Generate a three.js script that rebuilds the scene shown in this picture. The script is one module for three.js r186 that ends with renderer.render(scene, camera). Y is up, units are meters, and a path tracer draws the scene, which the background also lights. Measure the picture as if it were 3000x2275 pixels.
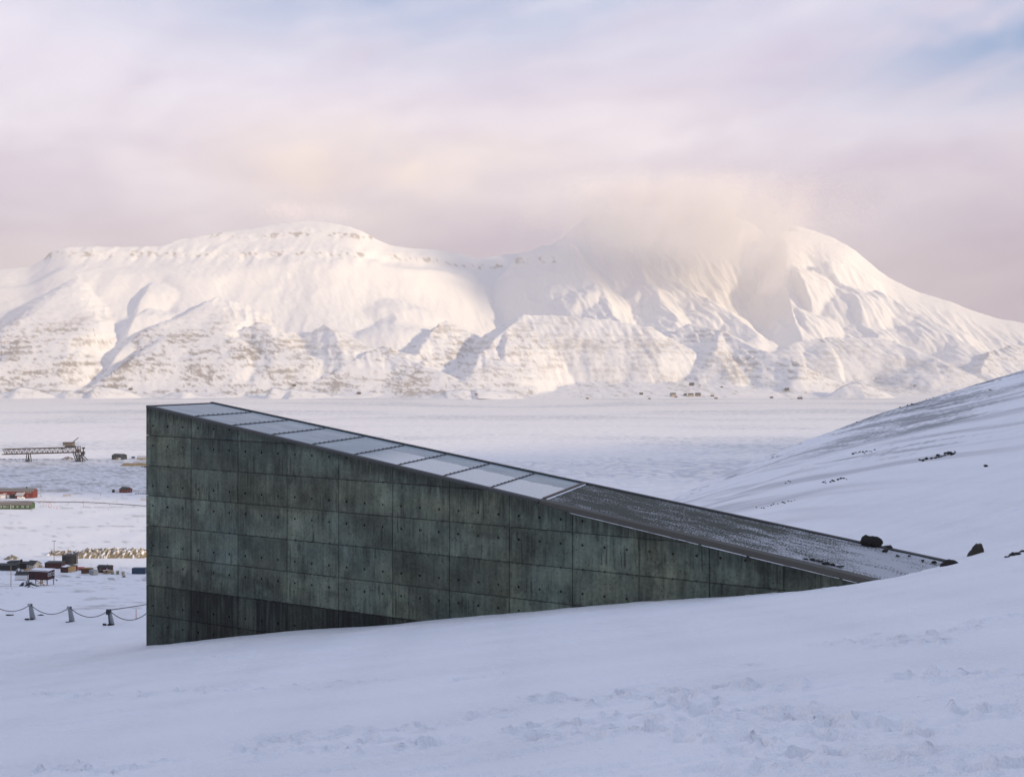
import * as THREE from 'three';
import { mergeGeometries } from 'three/addons/utils/BufferGeometryUtils.js';
import { ConvexGeometry } from 'three/addons/geometries/ConvexGeometry.js';

// ------------------------------------------------------------------ noise
const GX = [], GY = [];
for (let i = 0; i < 256; i++) { GX.push(Math.cos(i / 256 * Math.PI * 2)); GY.push(Math.sin(i / 256 * Math.PI * 2)); }
function hsh(ix, iy, s) {
  let h = Math.imul(ix, 374761393) + Math.imul(iy, 668265263) + Math.imul(s, 974634541) | 0;
  h = Math.imul(h ^ (h >>> 13), 1274126177); h = Math.imul(h ^ (h >>> 15), 2246822519);
  return (h ^ (h >>> 16)) >>> 0;
}
const rnd01 = (ix, iy, s) => hsh(ix, iy, s) / 4294967296;
function noise(x, y, s = 0) {                       // gradient noise, about -1..1
  const ix = Math.floor(x), iy = Math.floor(y), fx = x - ix, fy = y - iy;
  const u = fx * fx * fx * (fx * (fx * 6 - 15) + 10), v = fy * fy * fy * (fy * (fy * 6 - 15) + 10);
  const a = hsh(ix, iy, s) & 255, b = hsh(ix + 1, iy, s) & 255, c = hsh(ix, iy + 1, s) & 255, d = hsh(ix + 1, iy + 1, s) & 255;
  const n0 = GX[a] * fx + GY[a] * fy, n1 = GX[b] * (fx - 1) + GY[b] * fy, n2 = GX[c] * fx + GY[c] * (fy - 1), n3 = GX[d] * (fx - 1) + GY[d] * (fy - 1);
  return 1.5 * (n0 + (n1 - n0) * u + (n2 - n0 + (n0 - n1 - n2 + n3) * u) * v);
}
function fbm(x, y, o, s = 0, g = 0.5) { let a = 1, t = 0, n = 0; for (let i = 0; i < o; i++) { t += a * noise(x, y, s + i); n += a; a *= g; x = x * 2.03 + 17.1; y = y * 2.03 - 9.7; } return t / n; }
function ridged(x, y, o, s = 0) { let a = 1, t = 0, n = 0; for (let i = 0; i < o; i++) { t += a * (1 - Math.min(1, 1.4 * Math.abs(noise(x, y, s + i)))); n += a; a *= 0.5; x = x * 2.1 + 5.3; y = y * 2.1 + 1.7; } return t / n; }
const clamp = (x, a = 0, b = 1) => Math.max(a, Math.min(b, x));
const sstep = (a, b, x) => { const t = clamp((x - a) / (b - a)); return t * t * (3 - 2 * t); };
const lerp = (a, b, t) => a + (b - a) * t;
function smax(a, b, k) { const h = clamp(0.5 + 0.5 * (a - b) / k); return lerp(b, a, h) + k * h * (1 - h); }
function curve(pts, x) {                            // smooth monotone-ish interpolation through [x, y]
  if (x <= pts[0][0]) return pts[0][1];
  for (let i = 1; i < pts.length; i++) if (x <= pts[i][0]) {
    const [x0, y0] = pts[i - 1], [x1, y1] = pts[i], t = (x - x0) / (x1 - x0);
    const m0 = i > 1 ? (y1 - pts[i - 2][1]) / (x1 - pts[i - 2][0]) * (x1 - x0) : y1 - y0;
    const m1 = i < pts.length - 1 ? (pts[i + 1][1] - y0) / (pts[i + 1][0] - x0) * (x1 - x0) : y1 - y0;
    const t2 = t * t, t3 = t2 * t;
    return (2 * t3 - 3 * t2 + 1) * y0 + (t3 - 2 * t2 + t) * m0 + (-2 * t3 + 3 * t2) * y1 + (t3 - t2) * m1;
  }
  return pts[pts.length - 1][1];
}
let seed = 7; const rnd = () => { seed = (Math.imul(seed, 1664525) + 1013904223) >>> 0; return seed / 4294967296; };
const rr = (a, b) => a + (b - a) * rnd();

// ------------------------------------------------------------------ camera, sky, sun, exposure
// The camera stands at the origin, 130 m above the fjord, level, with a little lens shift. X right, Zd = distance ahead (world z = -Zd).
const F = 3400, HOR = 1066, SEA = -130;
const scene = new THREE.Scene();
const camera = new THREE.PerspectiveCamera(2 * Math.atan(2275 / 2 / F) * 180 / Math.PI, 3000 / 2275, 0.3, 30000);
camera.setViewOffset(3000, 2275, 0, 1137.5 - HOR, 3000, 2275);
camera.position.set(0, 0, 0); camera.lookAt(0, 0, -1);

const SUN_AZ = 120 * Math.PI / 180, SUN_EL = 14 * Math.PI / 180;      // to the right and behind, low
const sunDir = new THREE.Vector3(Math.sin(SUN_AZ) * Math.cos(SUN_EL), Math.sin(SUN_EL), -Math.cos(SUN_AZ) * Math.cos(SUN_EL));
const sun = new THREE.DirectionalLight(new THREE.Color().setRGB(1.0, 0.78, 0.50), 5.0);
sun.target.position.set(0, 0, -3000); sun.position.copy(sunDir).multiplyScalar(6000).add(sun.target.position);
sun.castShadow = true; sun.shadow.radius = 4; sun.shadow.mapSize.set(4096, 4096);
Object.assign(sun.shadow.camera, { left: -6000, right: 6000, top: 6000, bottom: -6000, near: 10, far: 16000 });
scene.add(sun, sun.target);

{ // sky: thin high cloud over pale blue air, peach near the sunlit mountains
  const W = 2048, H = 1024, data = new Float32Array(W * H * 4);
  const g = (az, el, a0, e0, ra, re) => Math.exp(-(((az - a0) / ra) ** 2 + ((el - e0) / re) ** 2));
  for (let j = 0; j < H; j++) for (let i = 0; i < W; i++) {
    const el = ((j + 0.5) / H - 0.5) * Math.PI, th = ((i + 0.5) / W - 0.5) * 2 * Math.PI;
    const cx = Math.cos(el) * Math.cos(th), cz = Math.cos(el) * Math.sin(th), cy = Math.sin(el);
    const az = Math.atan2(cx, -cz), e = Math.max(el, 0);
    const k = 1 / (cy + 0.22), px = cx * k, pz = cz * k;                 // a cloud deck overhead
    const wx = fbm(px * 1.3, pz * 1.3, 4, 11), wz = fbm(px * 1.3, pz * 1.3, 4, 21);
    const n = fbm(px * 1.1 + wx * 0.9 + pz * 0.4, pz * 2.4 + wz * 0.9, 5, 31);
    const st = fbm(az * 5 + e * 7 + wx, e * 24 - az * 7 + wz * 1.1, 5, 41);
    const puff = fbm(az * 11 + 0.5 * wx, e * 19 + 0.5 * wz, 5, 51);
    let r = 0.90, gg = 0.855, b = 1.02;                                   // lavender cloud
    const wisp = fbm(az * 4 + e * 10 + 0.6 * wx, e * 38 - az * 13 + wz, 4, 47), lit = 0.10 * n + 0.15 * st + 0.03 * wisp + 0.07 * puff; r += lit * 0.95; gg += lit; b += lit * 0.85;
    // a thicker bank with a billowed upper edge above the middle massif
    const top = 0.183 + 0.016 * noise(az * 14, 2, 71) + 0.012 * fbm(az * 30, e * 22, 3, 73) - 0.25 * Math.max(0, Math.abs(az - 0.24) - 0.12), bank = sstep(0, 0.028, top - e) * sstep(0.02, 0.13, e) * sstep(0.03, 0.12, az) * (1 - sstep(0.38, 0.5, az)) * (0.75 + 0.6 * puff);
    const edge = Math.exp(-(((top + 0.006 - e) / 0.008) ** 2)) * sstep(0.06, 0.12, az) * (1 - sstep(0.16, 0.26, az));
    r += 0.07 * edge - 0.105 * bank; gg += 0.075 * edge - 0.10 * bank; b += 0.07 * edge - 0.075 * bank;
    { const dl = (e - 0.262) - (az + 0.05) * 0.31, sk = Math.exp(-((dl / 0.016) ** 2)) * sstep(-0.14, -0.02, az) * (1 - sstep(0.14, 0.3, az)); r += 0.06 * sk; gg += 0.065 * sk; b += 0.05 * sk; }
    // grey cloud bases
    const dark = 0.45 * g(az, e, 0.27, 0.13, 0.17, 0.045) * (0.75 + 0.9 * puff) + 0.6 * g(az, e, -0.46, 0.11, 0.09, 0.045) + 0.75 * g(az, e, 0.0, 0.10, 0.09, 0.035) + 1.2 * g(az, e, 0.44, 0.075, 0.14, 0.06)
      + 0.45 * g(az, e, 0.2, 0.245, 0.13, 0.03) * (0.6 + puff) + 0.25 * g(az, e, -0.2, 0.155, 0.1, 0.02) + 0.35 * sstep(0.05, 0.5, fbm(az * 6, e * 15 + 3, 4, 61)) * sstep(0.03, 0.1, e);
    r -= 0.18 * dark; gg -= 0.185 * dark; b -= 0.13 * dark;
    // peach veils where sunlit cloud thins above the near massif
    const pe = 2.3 * g(az, e, -0.13, 0.165, 0.13, 0.045) * (0.7 + 0.8 * puff) + 0.5 * g(az, e, 0.1, 0.19, 0.1, 0.04) + 0.35 * g(az, e, 0.36, 0.15, 0.16, 0.03) + 0.3 * (1 - sstep(0.1, 0.35, e)) * (0.5 + 0.5 * n);
    r += 0.11 * pe; gg += 0.06 * pe; b -= 0.04 * pe;
    // bright streaks
    const br = g(az, e, -0.44, 0.198, 0.022, 0.014) * 1.6 + g(az, e, 0.1, 0.188, 0.035, 0.01) * 0.7 + g(az, e, -0.34, 0.235, 0.2, 0.05) * 0.45 + g(az, e, 0.28, 0.205, 0.16, 0.02) * 0.3;
    r += 0.13 * br; gg += 0.14 * br; b += 0.12 * br;
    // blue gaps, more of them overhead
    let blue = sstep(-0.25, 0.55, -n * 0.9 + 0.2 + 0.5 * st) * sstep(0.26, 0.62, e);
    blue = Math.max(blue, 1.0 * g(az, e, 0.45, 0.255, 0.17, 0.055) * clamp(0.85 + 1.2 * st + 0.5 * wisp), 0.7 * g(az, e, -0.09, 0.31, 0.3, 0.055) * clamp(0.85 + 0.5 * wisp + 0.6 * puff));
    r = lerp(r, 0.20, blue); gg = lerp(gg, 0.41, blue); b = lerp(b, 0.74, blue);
    const o = (j * W + i) * 4; data[o] = r * 0.84; data[o + 1] = gg * 0.84; data[o + 2] = b * 0.84; data[o + 3] = 1;
  }
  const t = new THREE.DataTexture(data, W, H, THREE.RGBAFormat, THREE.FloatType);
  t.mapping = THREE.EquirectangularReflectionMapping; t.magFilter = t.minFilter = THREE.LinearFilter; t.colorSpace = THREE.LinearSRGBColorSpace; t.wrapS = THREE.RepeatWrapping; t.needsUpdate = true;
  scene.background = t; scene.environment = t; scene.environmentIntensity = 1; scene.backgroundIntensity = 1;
}
scene.fog = new THREE.FogExp2(new THREE.Color().setRGB(1.0, 0.91, 0.83), 1.1e-4);
const renderer = new THREE.WebGLRenderer({ antialias: true });
renderer.toneMapping = THREE.LinearToneMapping; renderer.toneMappingExposure = 1.22;
renderer.shadowMap.enabled = true; renderer.shadowMap.type = THREE.PCFSoftShadowMap;

// ------------------------------------------------------------------ helpers
const names = {};
function numbered(n) { const c = names[n] = (names[n] ?? -1) + 1; return c ? `${n}_${String(c).padStart(3, '0')}` : n; }
const P3 = (X, y, Z) => new THREE.Vector3(X, y, -Z);
function mat(r, g, b, rough = 0.85, extra = {}) { const m = new THREE.MeshStandardMaterial({ roughness: rough, ...extra }); m.color.setRGB(r, g, b); return m; }
function put(o, parent = scene) { o.castShadow = o.receiveShadow = true; parent.add(o); return o; }
function mesh(name, geo, m, parent) { const o = new THREE.Mesh(Array.isArray(geo) ? (geo.length > 1 ? mergeGeometries(geo.map(q => { const c = q.index ? q.toNonIndexed() : q; for (const k of Object.keys(c.attributes)) if (!['position', 'normal', 'uv'].includes(k)) c.deleteAttribute(k); return c; })) : geo[0]) : geo, m); o.name = parent ? name : numbered(name); return put(o, parent ?? scene); }
function tag(o, label, category, group) { o.userData.label = label; o.userData.category = category; if (group) o.userData.group = group; return o; }
function structure(name, geo, m) { const o = mesh(name, geo, m); o.userData.kind = 'structure'; return o; }
function thing(name, label, category, p, turn = 0, group) { const g = new THREE.Group(); g.name = numbered(name); g.position.copy(p); g.rotation.y = turn; scene.add(g); return tag(g, label, category, group); }
const box = (w, h, d, x = 0, y = 0, z = 0) => new THREE.BoxGeometry(w, h, d).translate(x, y, z);
function bar(a, b, w, d = w) {                                                   // a beam between two points
  const A = new THREE.Vector3(...a), B = new THREE.Vector3(...b), dir = B.clone().sub(A), L = dir.length();
  const g = new THREE.BoxGeometry(w, L, d); g.applyQuaternion(new THREE.Quaternion().setFromUnitVectors(new THREE.Vector3(0, 1, 0), dir.normalize()));
  return g.translate((A.x + B.x) / 2, (A.y + B.y) / 2, (A.z + B.z) / 2);
}
function tube(a, b, r0, r1 = r0, n = 10) {
  const A = new THREE.Vector3(...a), B = new THREE.Vector3(...b), dir = B.clone().sub(A), L = dir.length();
  const g = new THREE.CylinderGeometry(r1, r0, L, n); g.applyQuaternion(new THREE.Quaternion().setFromUnitVectors(new THREE.Vector3(0, 1, 0), dir.normalize()));
  return g.translate((A.x + B.x) / 2, (A.y + B.y) / 2, (A.z + B.z) / 2);
}
function prism(t, h) {                                                           // a slab under four top corners (Vector3, in order), thickness h straight down
  const v = t.map(p => [p.x, p.y, p.z]), w = t.map(p => [p.x, p.y - h, p.z]), pos = [], q = (a, b, c, d) => pos.push(...a, ...b, ...c, ...a, ...c, ...d);
  q(v[0], v[1], v[2], v[3]); q(w[3], w[2], w[1], w[0]);
  for (let i = 0; i < 4; i++) { const j = (i + 1) % 4; q(v[i], w[i], w[j], v[j]); }
  const g = new THREE.BufferGeometry(); g.setAttribute('position', new THREE.Float32BufferAttribute(pos, 3));
  const uv = []; for (let i = 0; i < pos.length; i += 3) uv.push(pos[i], pos[i + 2]);
  g.setAttribute('uv', new THREE.Float32BufferAttribute(uv, 2)); g.computeVertexNormals(); return g;
}
function rock(r, sx = 1, sy = 1, sz = 1, n = 16) {
  const pts = []; for (let i = 0; i < n; i++) { const z = rr(-1, 1), a = rr(0, 6.283), q = Math.sqrt(1 - z * z), k = r * rr(0.8, 1.12); pts.push(new THREE.Vector3(q * Math.cos(a) * k * sx, z * k * sy, q * Math.sin(a) * k * sz)); }
  return new ConvexGeometry(pts);
}
function dataTex(w, h, fn, srgb = false) {                                       // fn(x, y) -> [r, g, b] in 0..1 linear
  const d = new Uint8Array(w * h * 4), enc = v => 255 * (srgb ? (v <= 0.0031308 ? v * 12.92 : 1.055 * v ** (1 / 2.4) - 0.055) : v);
  for (let j = 0; j < h; j++) for (let i = 0; i < w; i++) { const c = fn(i, j), o = (j * w + i) * 4; d[o] = enc(clamp(c[0])); d[o + 1] = enc(clamp(c[1])); d[o + 2] = enc(clamp(c[2])); d[o + 3] = 255; }
  const t = new THREE.DataTexture(d, w, h, THREE.RGBAFormat); t.magFilter = THREE.LinearFilter; t.minFilter = THREE.LinearMipmapLinearFilter; t.generateMipmaps = true; t.wrapS = t.wrapT = THREE.RepeatWrapping;
  if (srgb) t.colorSpace = THREE.SRGBColorSpace; t.needsUpdate = true; return t;
}

// ------------------------------------------------------------------ the vault wall's place (measured): corner, direction into the slope
const WX0 = -14.69, WZ0 = 46.685, DX = 0.8957, DZ = -0.4445, NX = 0.4445, NZ = 0.8957, PW = 2.3316, PH = 1.2, RW = 3.92;
const TOP = -1.661, SLOPE = 0.16615, FARUP = 0.0128;
const kOf = px => (px - 430.14) / (118.796 + 0.0222 * px);
const wallZ = t => WZ0 + DZ * t;
const topY = t => TOP - SLOPE * t;
const snowLine = [[432, 1892.5], [610, 1873], [780, 1856], [881, 1846], [1126, 1829], [1241, 1817], [1500, 1796], [1846, 1766], [2050, 1752], [2198, 1741], [2397, 1722], [2556, 1702], [2745, 1674], [2885, 1641], [3000, 1621]]
  .map(([px, py]) => { const t = kOf(px) * PW; return [t, -(py - HOR) / F * wallZ(t)]; });

// ------------------------------------------------------------------ the ground
const EYE = 2.0;
const [PA, PB] = (() => {                                                        // plane y = -EYE - PA Z + PB X through both ends of the snow line
  const e = i => { const [t, y] = snowLine[i], X = WX0 + DX * t, Z = wallZ(t); return [X, Z, y]; }, [X0, Z0, y0] = e(0), [X1, Z1, y1] = e(11);
  const q0 = y0 + EYE, q1 = y1 + EYE, det = -Z0 * X1 + Z1 * X0; return [(q0 * X1 - q1 * X0) / det, (-Z0 * q1 + Z1 * q0) / det];
})();
const plane = (X, Z) => -EYE - PA * Z + PB * X;
const resid = snowLine.map(([t, y]) => [t, y - plane(WX0 + DX * t, wallZ(t))]);
const farPts = [[40, -10.6], [46.7, -11.4], [58, -13.1], [67, -14.6], [73, -15.5], [80, -17.6], [95, -23], [130, -34.5], [190, -46], [250, -57], [330, -68.5], [400, -77.7], [497, -90], [700, -97.2], [895, -103.6], [1200, -116], [1480, -127.6], [1560, -129.4], [1610, -130.3], [1700, -134], [2200, -150]];
const roadNoise = (X, Z) => fbm(X * 0.02, Z * 0.02, 3, 71);
function ground(X, Z, detail = true) {
  const s = (X - WX0) * NX + (Z - WZ0) * NZ, t = (X - WX0) * DX + (Z - WZ0) * DZ, a = X / Math.max(Z, 1);
  let y;
  const near = () => {
    const tt = clamp(t, 0, 34), w = (s < 0 ? Math.exp(-((s / 11) ** 2)) : 1) * (t < 0 ? Math.exp(-((t / 10) ** 2)) : 1);
    return plane(X, Z) + curve(resid, tt) * w;
  };
  const behind = () => {
    const Zc = Math.max(Z, 30);
    let f = curve(farPts, Zc) + (Z > 75 ? 0.6 * roadNoise(X, Z) * sstep(75, 200, Z) * (1 - sstep(1400, 1560, Z)) * 2 : 0);
    f -= sstep(-0.22, -0.02, a) * sstep(300, 900, Z) * 70;
    if (Z > 72 && Z < 1500) f -= sstep(-0.30, -0.1, a) * sstep(72, 160, Z) * 12;
    const aa = (a - 0.28) / 0.12;
    let h = -7.1 - 0.1351 * Z + 0.369 * X + 0.010 * Z * Math.exp(-aa * aa) - 0.0016 * Math.max(0, Z - 200) ** 2;
    h += 0.8 * fbm(X * 0.02, Z * 0.02, 3, 75) * sstep(40, 120, Z);
    return smax(f, h, 1.5);
  };
  if (s < 0.6) y = near();
  else { const w = t > 26 ? sstep(4.5, 15, s) : sstep(0.6, 14, s); y = w >= 1 ? behind() : lerp(near(), behind(), w); }
  if (!detail) return y;
  // wind crust, drifts
  if (Z < 90) {
    const fade = 1 - sstep(55, 90, Z);
    y += fade * (0.05 * fbm(X * 0.16 + Z * 0.03, Z * 0.3, 3, 81) + 0.03 * fbm(X * 0.75 - Z * 0.25, Z * 2.6 - X * 0.25, 3, 85) * (0.4 + sstep(-0.2, 0.4, fbm(X * 0.12, Z * 0.12, 2, 88))));
    { const q = fbm(X * 0.45 - Z * 0.18 + 3, Z * 1.9 - X * 0.3, 4, 86), m = sstep(-0.15, 0.35, fbm(X * 0.09 + 5, Z * 0.13, 2, 89)); y += fade * m * (0.022 * sstep(0.02, 0.07, q) + 0.018 * sstep(0.2, 0.26, q)); }
    y += foot(X, Z);
  } else y += 0.25 * fbm(X * 0.06, Z * 0.09, 3, 91) * sstep(90, 160, Z);
  if (a > 0.02 && Z > 40 && Z < 300) y += 0.10 * fbm((0.1 * X - Z) * 0.03, (X + 0.1 * Z) * 0.35, 3, 94) * sstep(45, 70, Z);
  return y;
}
// where a sight line through a point of the 3000 x 2275 frame meets the bare ground
function onGround(px, py, z0 = 3, z1 = 1650) {
  const a = (px - 1500) / F, d = (py - HOR) / F; let Z = z0;
  while (Z < z1) { if (-d * Z < ground(a * Z, Z, false)) { let lo = Z / 1.004, hi = Z; for (let i = 0; i < 20; i++) { const m = (lo + hi) / 2; if (-d * m < ground(a * m, m, false)) hi = m; else lo = m; } return { X: a * hi, Z: hi, y: ground(a * hi, hi, false) }; } Z *= 1.004; }
  return { X: a * z1, Z: z1, y: SEA };
}
// footprints and trampled snow
const pits = new Map(), churnPts = [];
const CELL = 1;
function addPit(X, Z, rx, rz, depth, turn) { const k = `${Math.floor(X / CELL)},${Math.floor(Z / CELL)}`; if (!pits.has(k)) pits.set(k, []); pits.get(k).push([X, Z, rx, rz, depth, Math.cos(turn), Math.sin(turn)]); }
function foot(X, Z) {
  if (Z > 62) return 0;
  let y = 0, churn = 0; const ci = Math.floor(X / CELL), cj = Math.floor(Z / CELL);
  for (let i = ci - 1; i <= ci + 1; i++) for (let j = cj - 1; j <= cj + 1; j++) {
    const l = pits.get(`${i},${j}`); if (!l) continue;
    for (const [px, pz, rx, rz, dp, c, s] of l) {
      const dx = X - px, dz = Z - pz; if (dx * dx + dz * dz > 1) continue;
      const ux = (dx * c + dz * s) / rx, uz = (-dx * s + dz * c) / rz, e = Math.sqrt(ux * ux + uz * uz);
      churn = Math.max(churn, Math.exp(-e * e * 0.18));
      if (e < 2.2) { y = Math.min(y, 0) - dp * (1 - sstep(0.45, 1.05, e + 0.25 * noise(X * 9, Z * 9, 5))) + dp * 0.28 * Math.exp(-(((e - 1.3) / 0.3) ** 2)); }
    }
  }
  if (churn > 0.05) { const w = sstep(0.05, 0.8, churn); y += w * (0.07 * Math.max(-0.2, fbm(X * 3.1, Z * 3.1, 3, 97)) + 0.07 * sstep(0.25, 0.55, noise(X * 5.3, Z * 5.3, 99)) * rnd01(Math.floor(X * 5.3), Math.floor(Z * 5.3), 3)); }
  return y;
}
{
  const paths = [ // trampled lines, frame points; spacing, sideways spread in metres
    [[[1500, 2066], [1700, 2052], [1975, 2025], [2042, 2080], [2313, 2080], [2517, 2134], [2790, 2140]], 0.22, 0.5],
    [[[1560, 2120], [1840, 2134], [2110, 2160], [2245, 2200], [2520, 2215], [2790, 2215]], 0.2, 0.55],
    [[[2070, 2262], [2350, 2256]], 0.22, 0.35],
    [[[1975, 2025], [2160, 2018], [2360, 2018]], 0.6, 0.15],
    [[[2180, 1950], [2215, 1945]], 0.5, 0.1],
    [[[2500, 1865], [2650, 1885], [2860, 1822], [3000, 1800]], 0.4, 0.5],
    [[[2620, 1998], [2860, 1985], [3000, 1970]], 0.4, 0.4],
    [[[2800, 2110], [3000, 2080]], 0.5, 0.3],
    [[[135, 2032], [340, 2032], [610, 2025], [880, 2012], [1110, 1998]], 0.45, 0.45],
    [[[745, 2175], [1020, 2147], [1290, 2107], [1500, 2080]], 0.24, 0.5],
    [[[710, 2215], [1020, 2188], [1360, 2168]], 0.26, 0.4],
    [[[60, 2262], [340, 2256], [480, 2236]], 0.3, 0.3],
    [[[70, 1897], [240, 1910], [370, 1890]], 0.5, 1.6],
    [[[1330, 1985], [1440, 1980]], 0.5, 0.3], [[[560, 1925], [640, 1920], [760, 1925]], 0.8, 0.5], [[[2850, 2240], [3000, 2230]], 0.3, 0.4],
  ];
  for (const [pts, gap, spread] of paths) {
    const w = pts.map(p => onGround(p[0], p[1]));
    for (let i = 1; i < w.length; i++) {
      const dx = w[i].X - w[i - 1].X, dz = w[i].Z - w[i - 1].Z, L = Math.hypot(dx, dz), n = Math.max(1, Math.round(L / gap * 1.5));
      for (let k = 0; k < n; k++) {
        const f = (k + rnd()) / n, o = (rnd() + rnd() + rnd() - 1.5) * spread;
        addPit(w[i - 1].X + dx * f - dz / L * o, w[i - 1].Z + dz * f + dx / L * o, rr(0.08, 0.19), rr(0.11, 0.24), rr(0.04, 0.13) * (pts[0][0] < 1400 ? 0.6 : 1), rr(0, 3.14));
      }
    }
  }
}
const snowBump = dataTex(1024, 1024, (i, j) => { // fine crust grain, tiles every 3 m
  const x = i / 1024, y = j / 1024, per = (fx, fy, s) => { const u = x * fx, v = y * fy, n = (p, q) => noise(p, q, s); return lerp(lerp(n(u, v), n(u - fx, v), x), lerp(n(u, v - fy), n(u - fx, v - fy), x), y); };
  const v = 0.5 + 0.30 * per(14, 44, 3) + 0.2 * per(60, 90, 4) + 0.2 * per(190, 190, 6); return [v, v, v];
});
const snowMat = new THREE.MeshStandardMaterial({ roughness: 0.9, vertexColors: true, bumpMap: snowBump, bumpScale: 0.035 });
{
  const NC = 740, zs = [];
  for (let i = 0; i < 720; i++) zs.push(2.2 * Math.pow(62 / 2.2, i / 720));
  for (let i = 0; i <= 300; i++) zs.push(62 * Math.pow(1700 / 62, i / 300));
  const NR = zs.length, pos = new Float32Array(NC * NR * 3), col = new Float32Array(NC * NR * 3), uv = new Float32Array(NC * NR * 2), idx = [];
  for (let r = 0; r < NR; r++) for (let c = 0; c < NC; c++) {
    const Z = zs[r], a = -0.72 + 1.44 * c / (NC - 1), X = a * (Z + 5), o = r * NC + c, y = ground(X, Z);
    pos[o * 3] = X; pos[o * 3 + 1] = y; pos[o * 3 + 2] = -Z; uv[o * 2] = X / 3; uv[o * 2 + 1] = Z / 3;
    let bare = 0, br = [0.11, 0.118, 0.135];
    const s = (X - WX0) * NX + (Z - WZ0) * NZ;
    if (s > 8 && a > -0.02 && Z > 38 && Z < 330) {                           // wind-blown gravel streaks along the contours of the right hillside
      const u = 0.995 * X + 0.105 * Z, v = -0.105 * X + 0.995 * Z;
      const wv = fbm(X * 0.03, Z * 0.015, 2, 119) * 3, big = fbm((u + wv) * 0.09 + 4, v * 0.016, 3, 121), fine = fbm((u + wv) * 0.75, v * 0.055, 4, 125), grain = noise(X * 1.3, Z * 0.8, 127), zone = Math.exp(-(((a - 0.35) / 0.12) ** 2)) * sstep(75, 120, Z);
      bare = sstep(0.30, 0.62, big * 0.9 + 0.6 * fine + 0.55 * zone + 0.16 * grain - 0.08) * (0.28 + 0.42 * zone) + sstep(165, 205, Z) * sstep(0.15, 0.5, fine + 0.2 * grain + 0.05) * 0.6;
      bare = Math.max(bare, 0.36 * sstep(0.0, 0.4, fbm((u + wv) * 0.3, v * 0.012, 3, 131) + 0.2 * fine) * sstep(50, 95, Z));
    } else if (Z > 76 && a < 0.1) {                                          // the coastal flat: gravel and dead grass through thin snow
      const w = fbm(X * 0.01, Z * 0.008, 3, 141), n = fbm(X * 0.03 + w, Z * 0.055 - X * 0.012 + w, 4, 145), n2 = fbm(X * 0.2, Z * 0.16 - X * 0.05, 3, 149);
      const zone = Z > 940 ? 0.22 : Z > 520 ? 0.0 : 0.05;
      bare = 0.5 * sstep(0.10, 0.5, n * 0.8 + 0.6 * n2 + zone - 0.03);
      bare = Math.max(bare, sstep(0.12, 0.4, zone + n2 * 0.3) * 0.28 * (Z > 940 ? 1 : 0));
      br = [0.19, 0.18, 0.165]; if (Z > 940) bare = Math.min(0.7, bare * 1.35);
      const e = Math.abs(py(X, Z, y) - (1687 + (px(X, Z) - 163) * 0.052));   // gravel verge by the cable drums
      if (px(X, Z) > 160 && Z < 520) bare = Math.max(bare, 0.85 * (1 - sstep(0.4, 1.8, e)) * sstep(-0.3, 0.2, noise(X * 0.9, Z * 0.1, 7)));
    }
    const tone = 0.80 + 0.03 * fbm(X * 0.3, Z * 0.3, 2, 151);
    col[o * 3] = lerp(tone, br[0], bare); col[o * 3 + 1] = lerp(tone * 1.005, br[1], bare); col[o * 3 + 2] = lerp(tone * 1.02, br[2], bare);
  }
  for (let r = 0; r < NR - 1; r++) for (let c = 0; c < NC - 1; c++) { const o = r * NC + c; idx.push(o, o + 1, o + NC, o + 1, o + NC + 1, o + NC); }
  const g = new THREE.BufferGeometry(); g.setAttribute('position', new THREE.BufferAttribute(pos, 3)); g.setAttribute('color', new THREE.BufferAttribute(col, 3)); g.setAttribute('uv', new THREE.BufferAttribute(uv, 2)); g.setIndex(idx); g.computeVertexNormals();
  structure('snow_ground', g, snowMat);
}
function px(X, Z) { return 1500 + F * X / Z; }
function py(X, Z, y) { return HOR - F * y / Z; }

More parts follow.
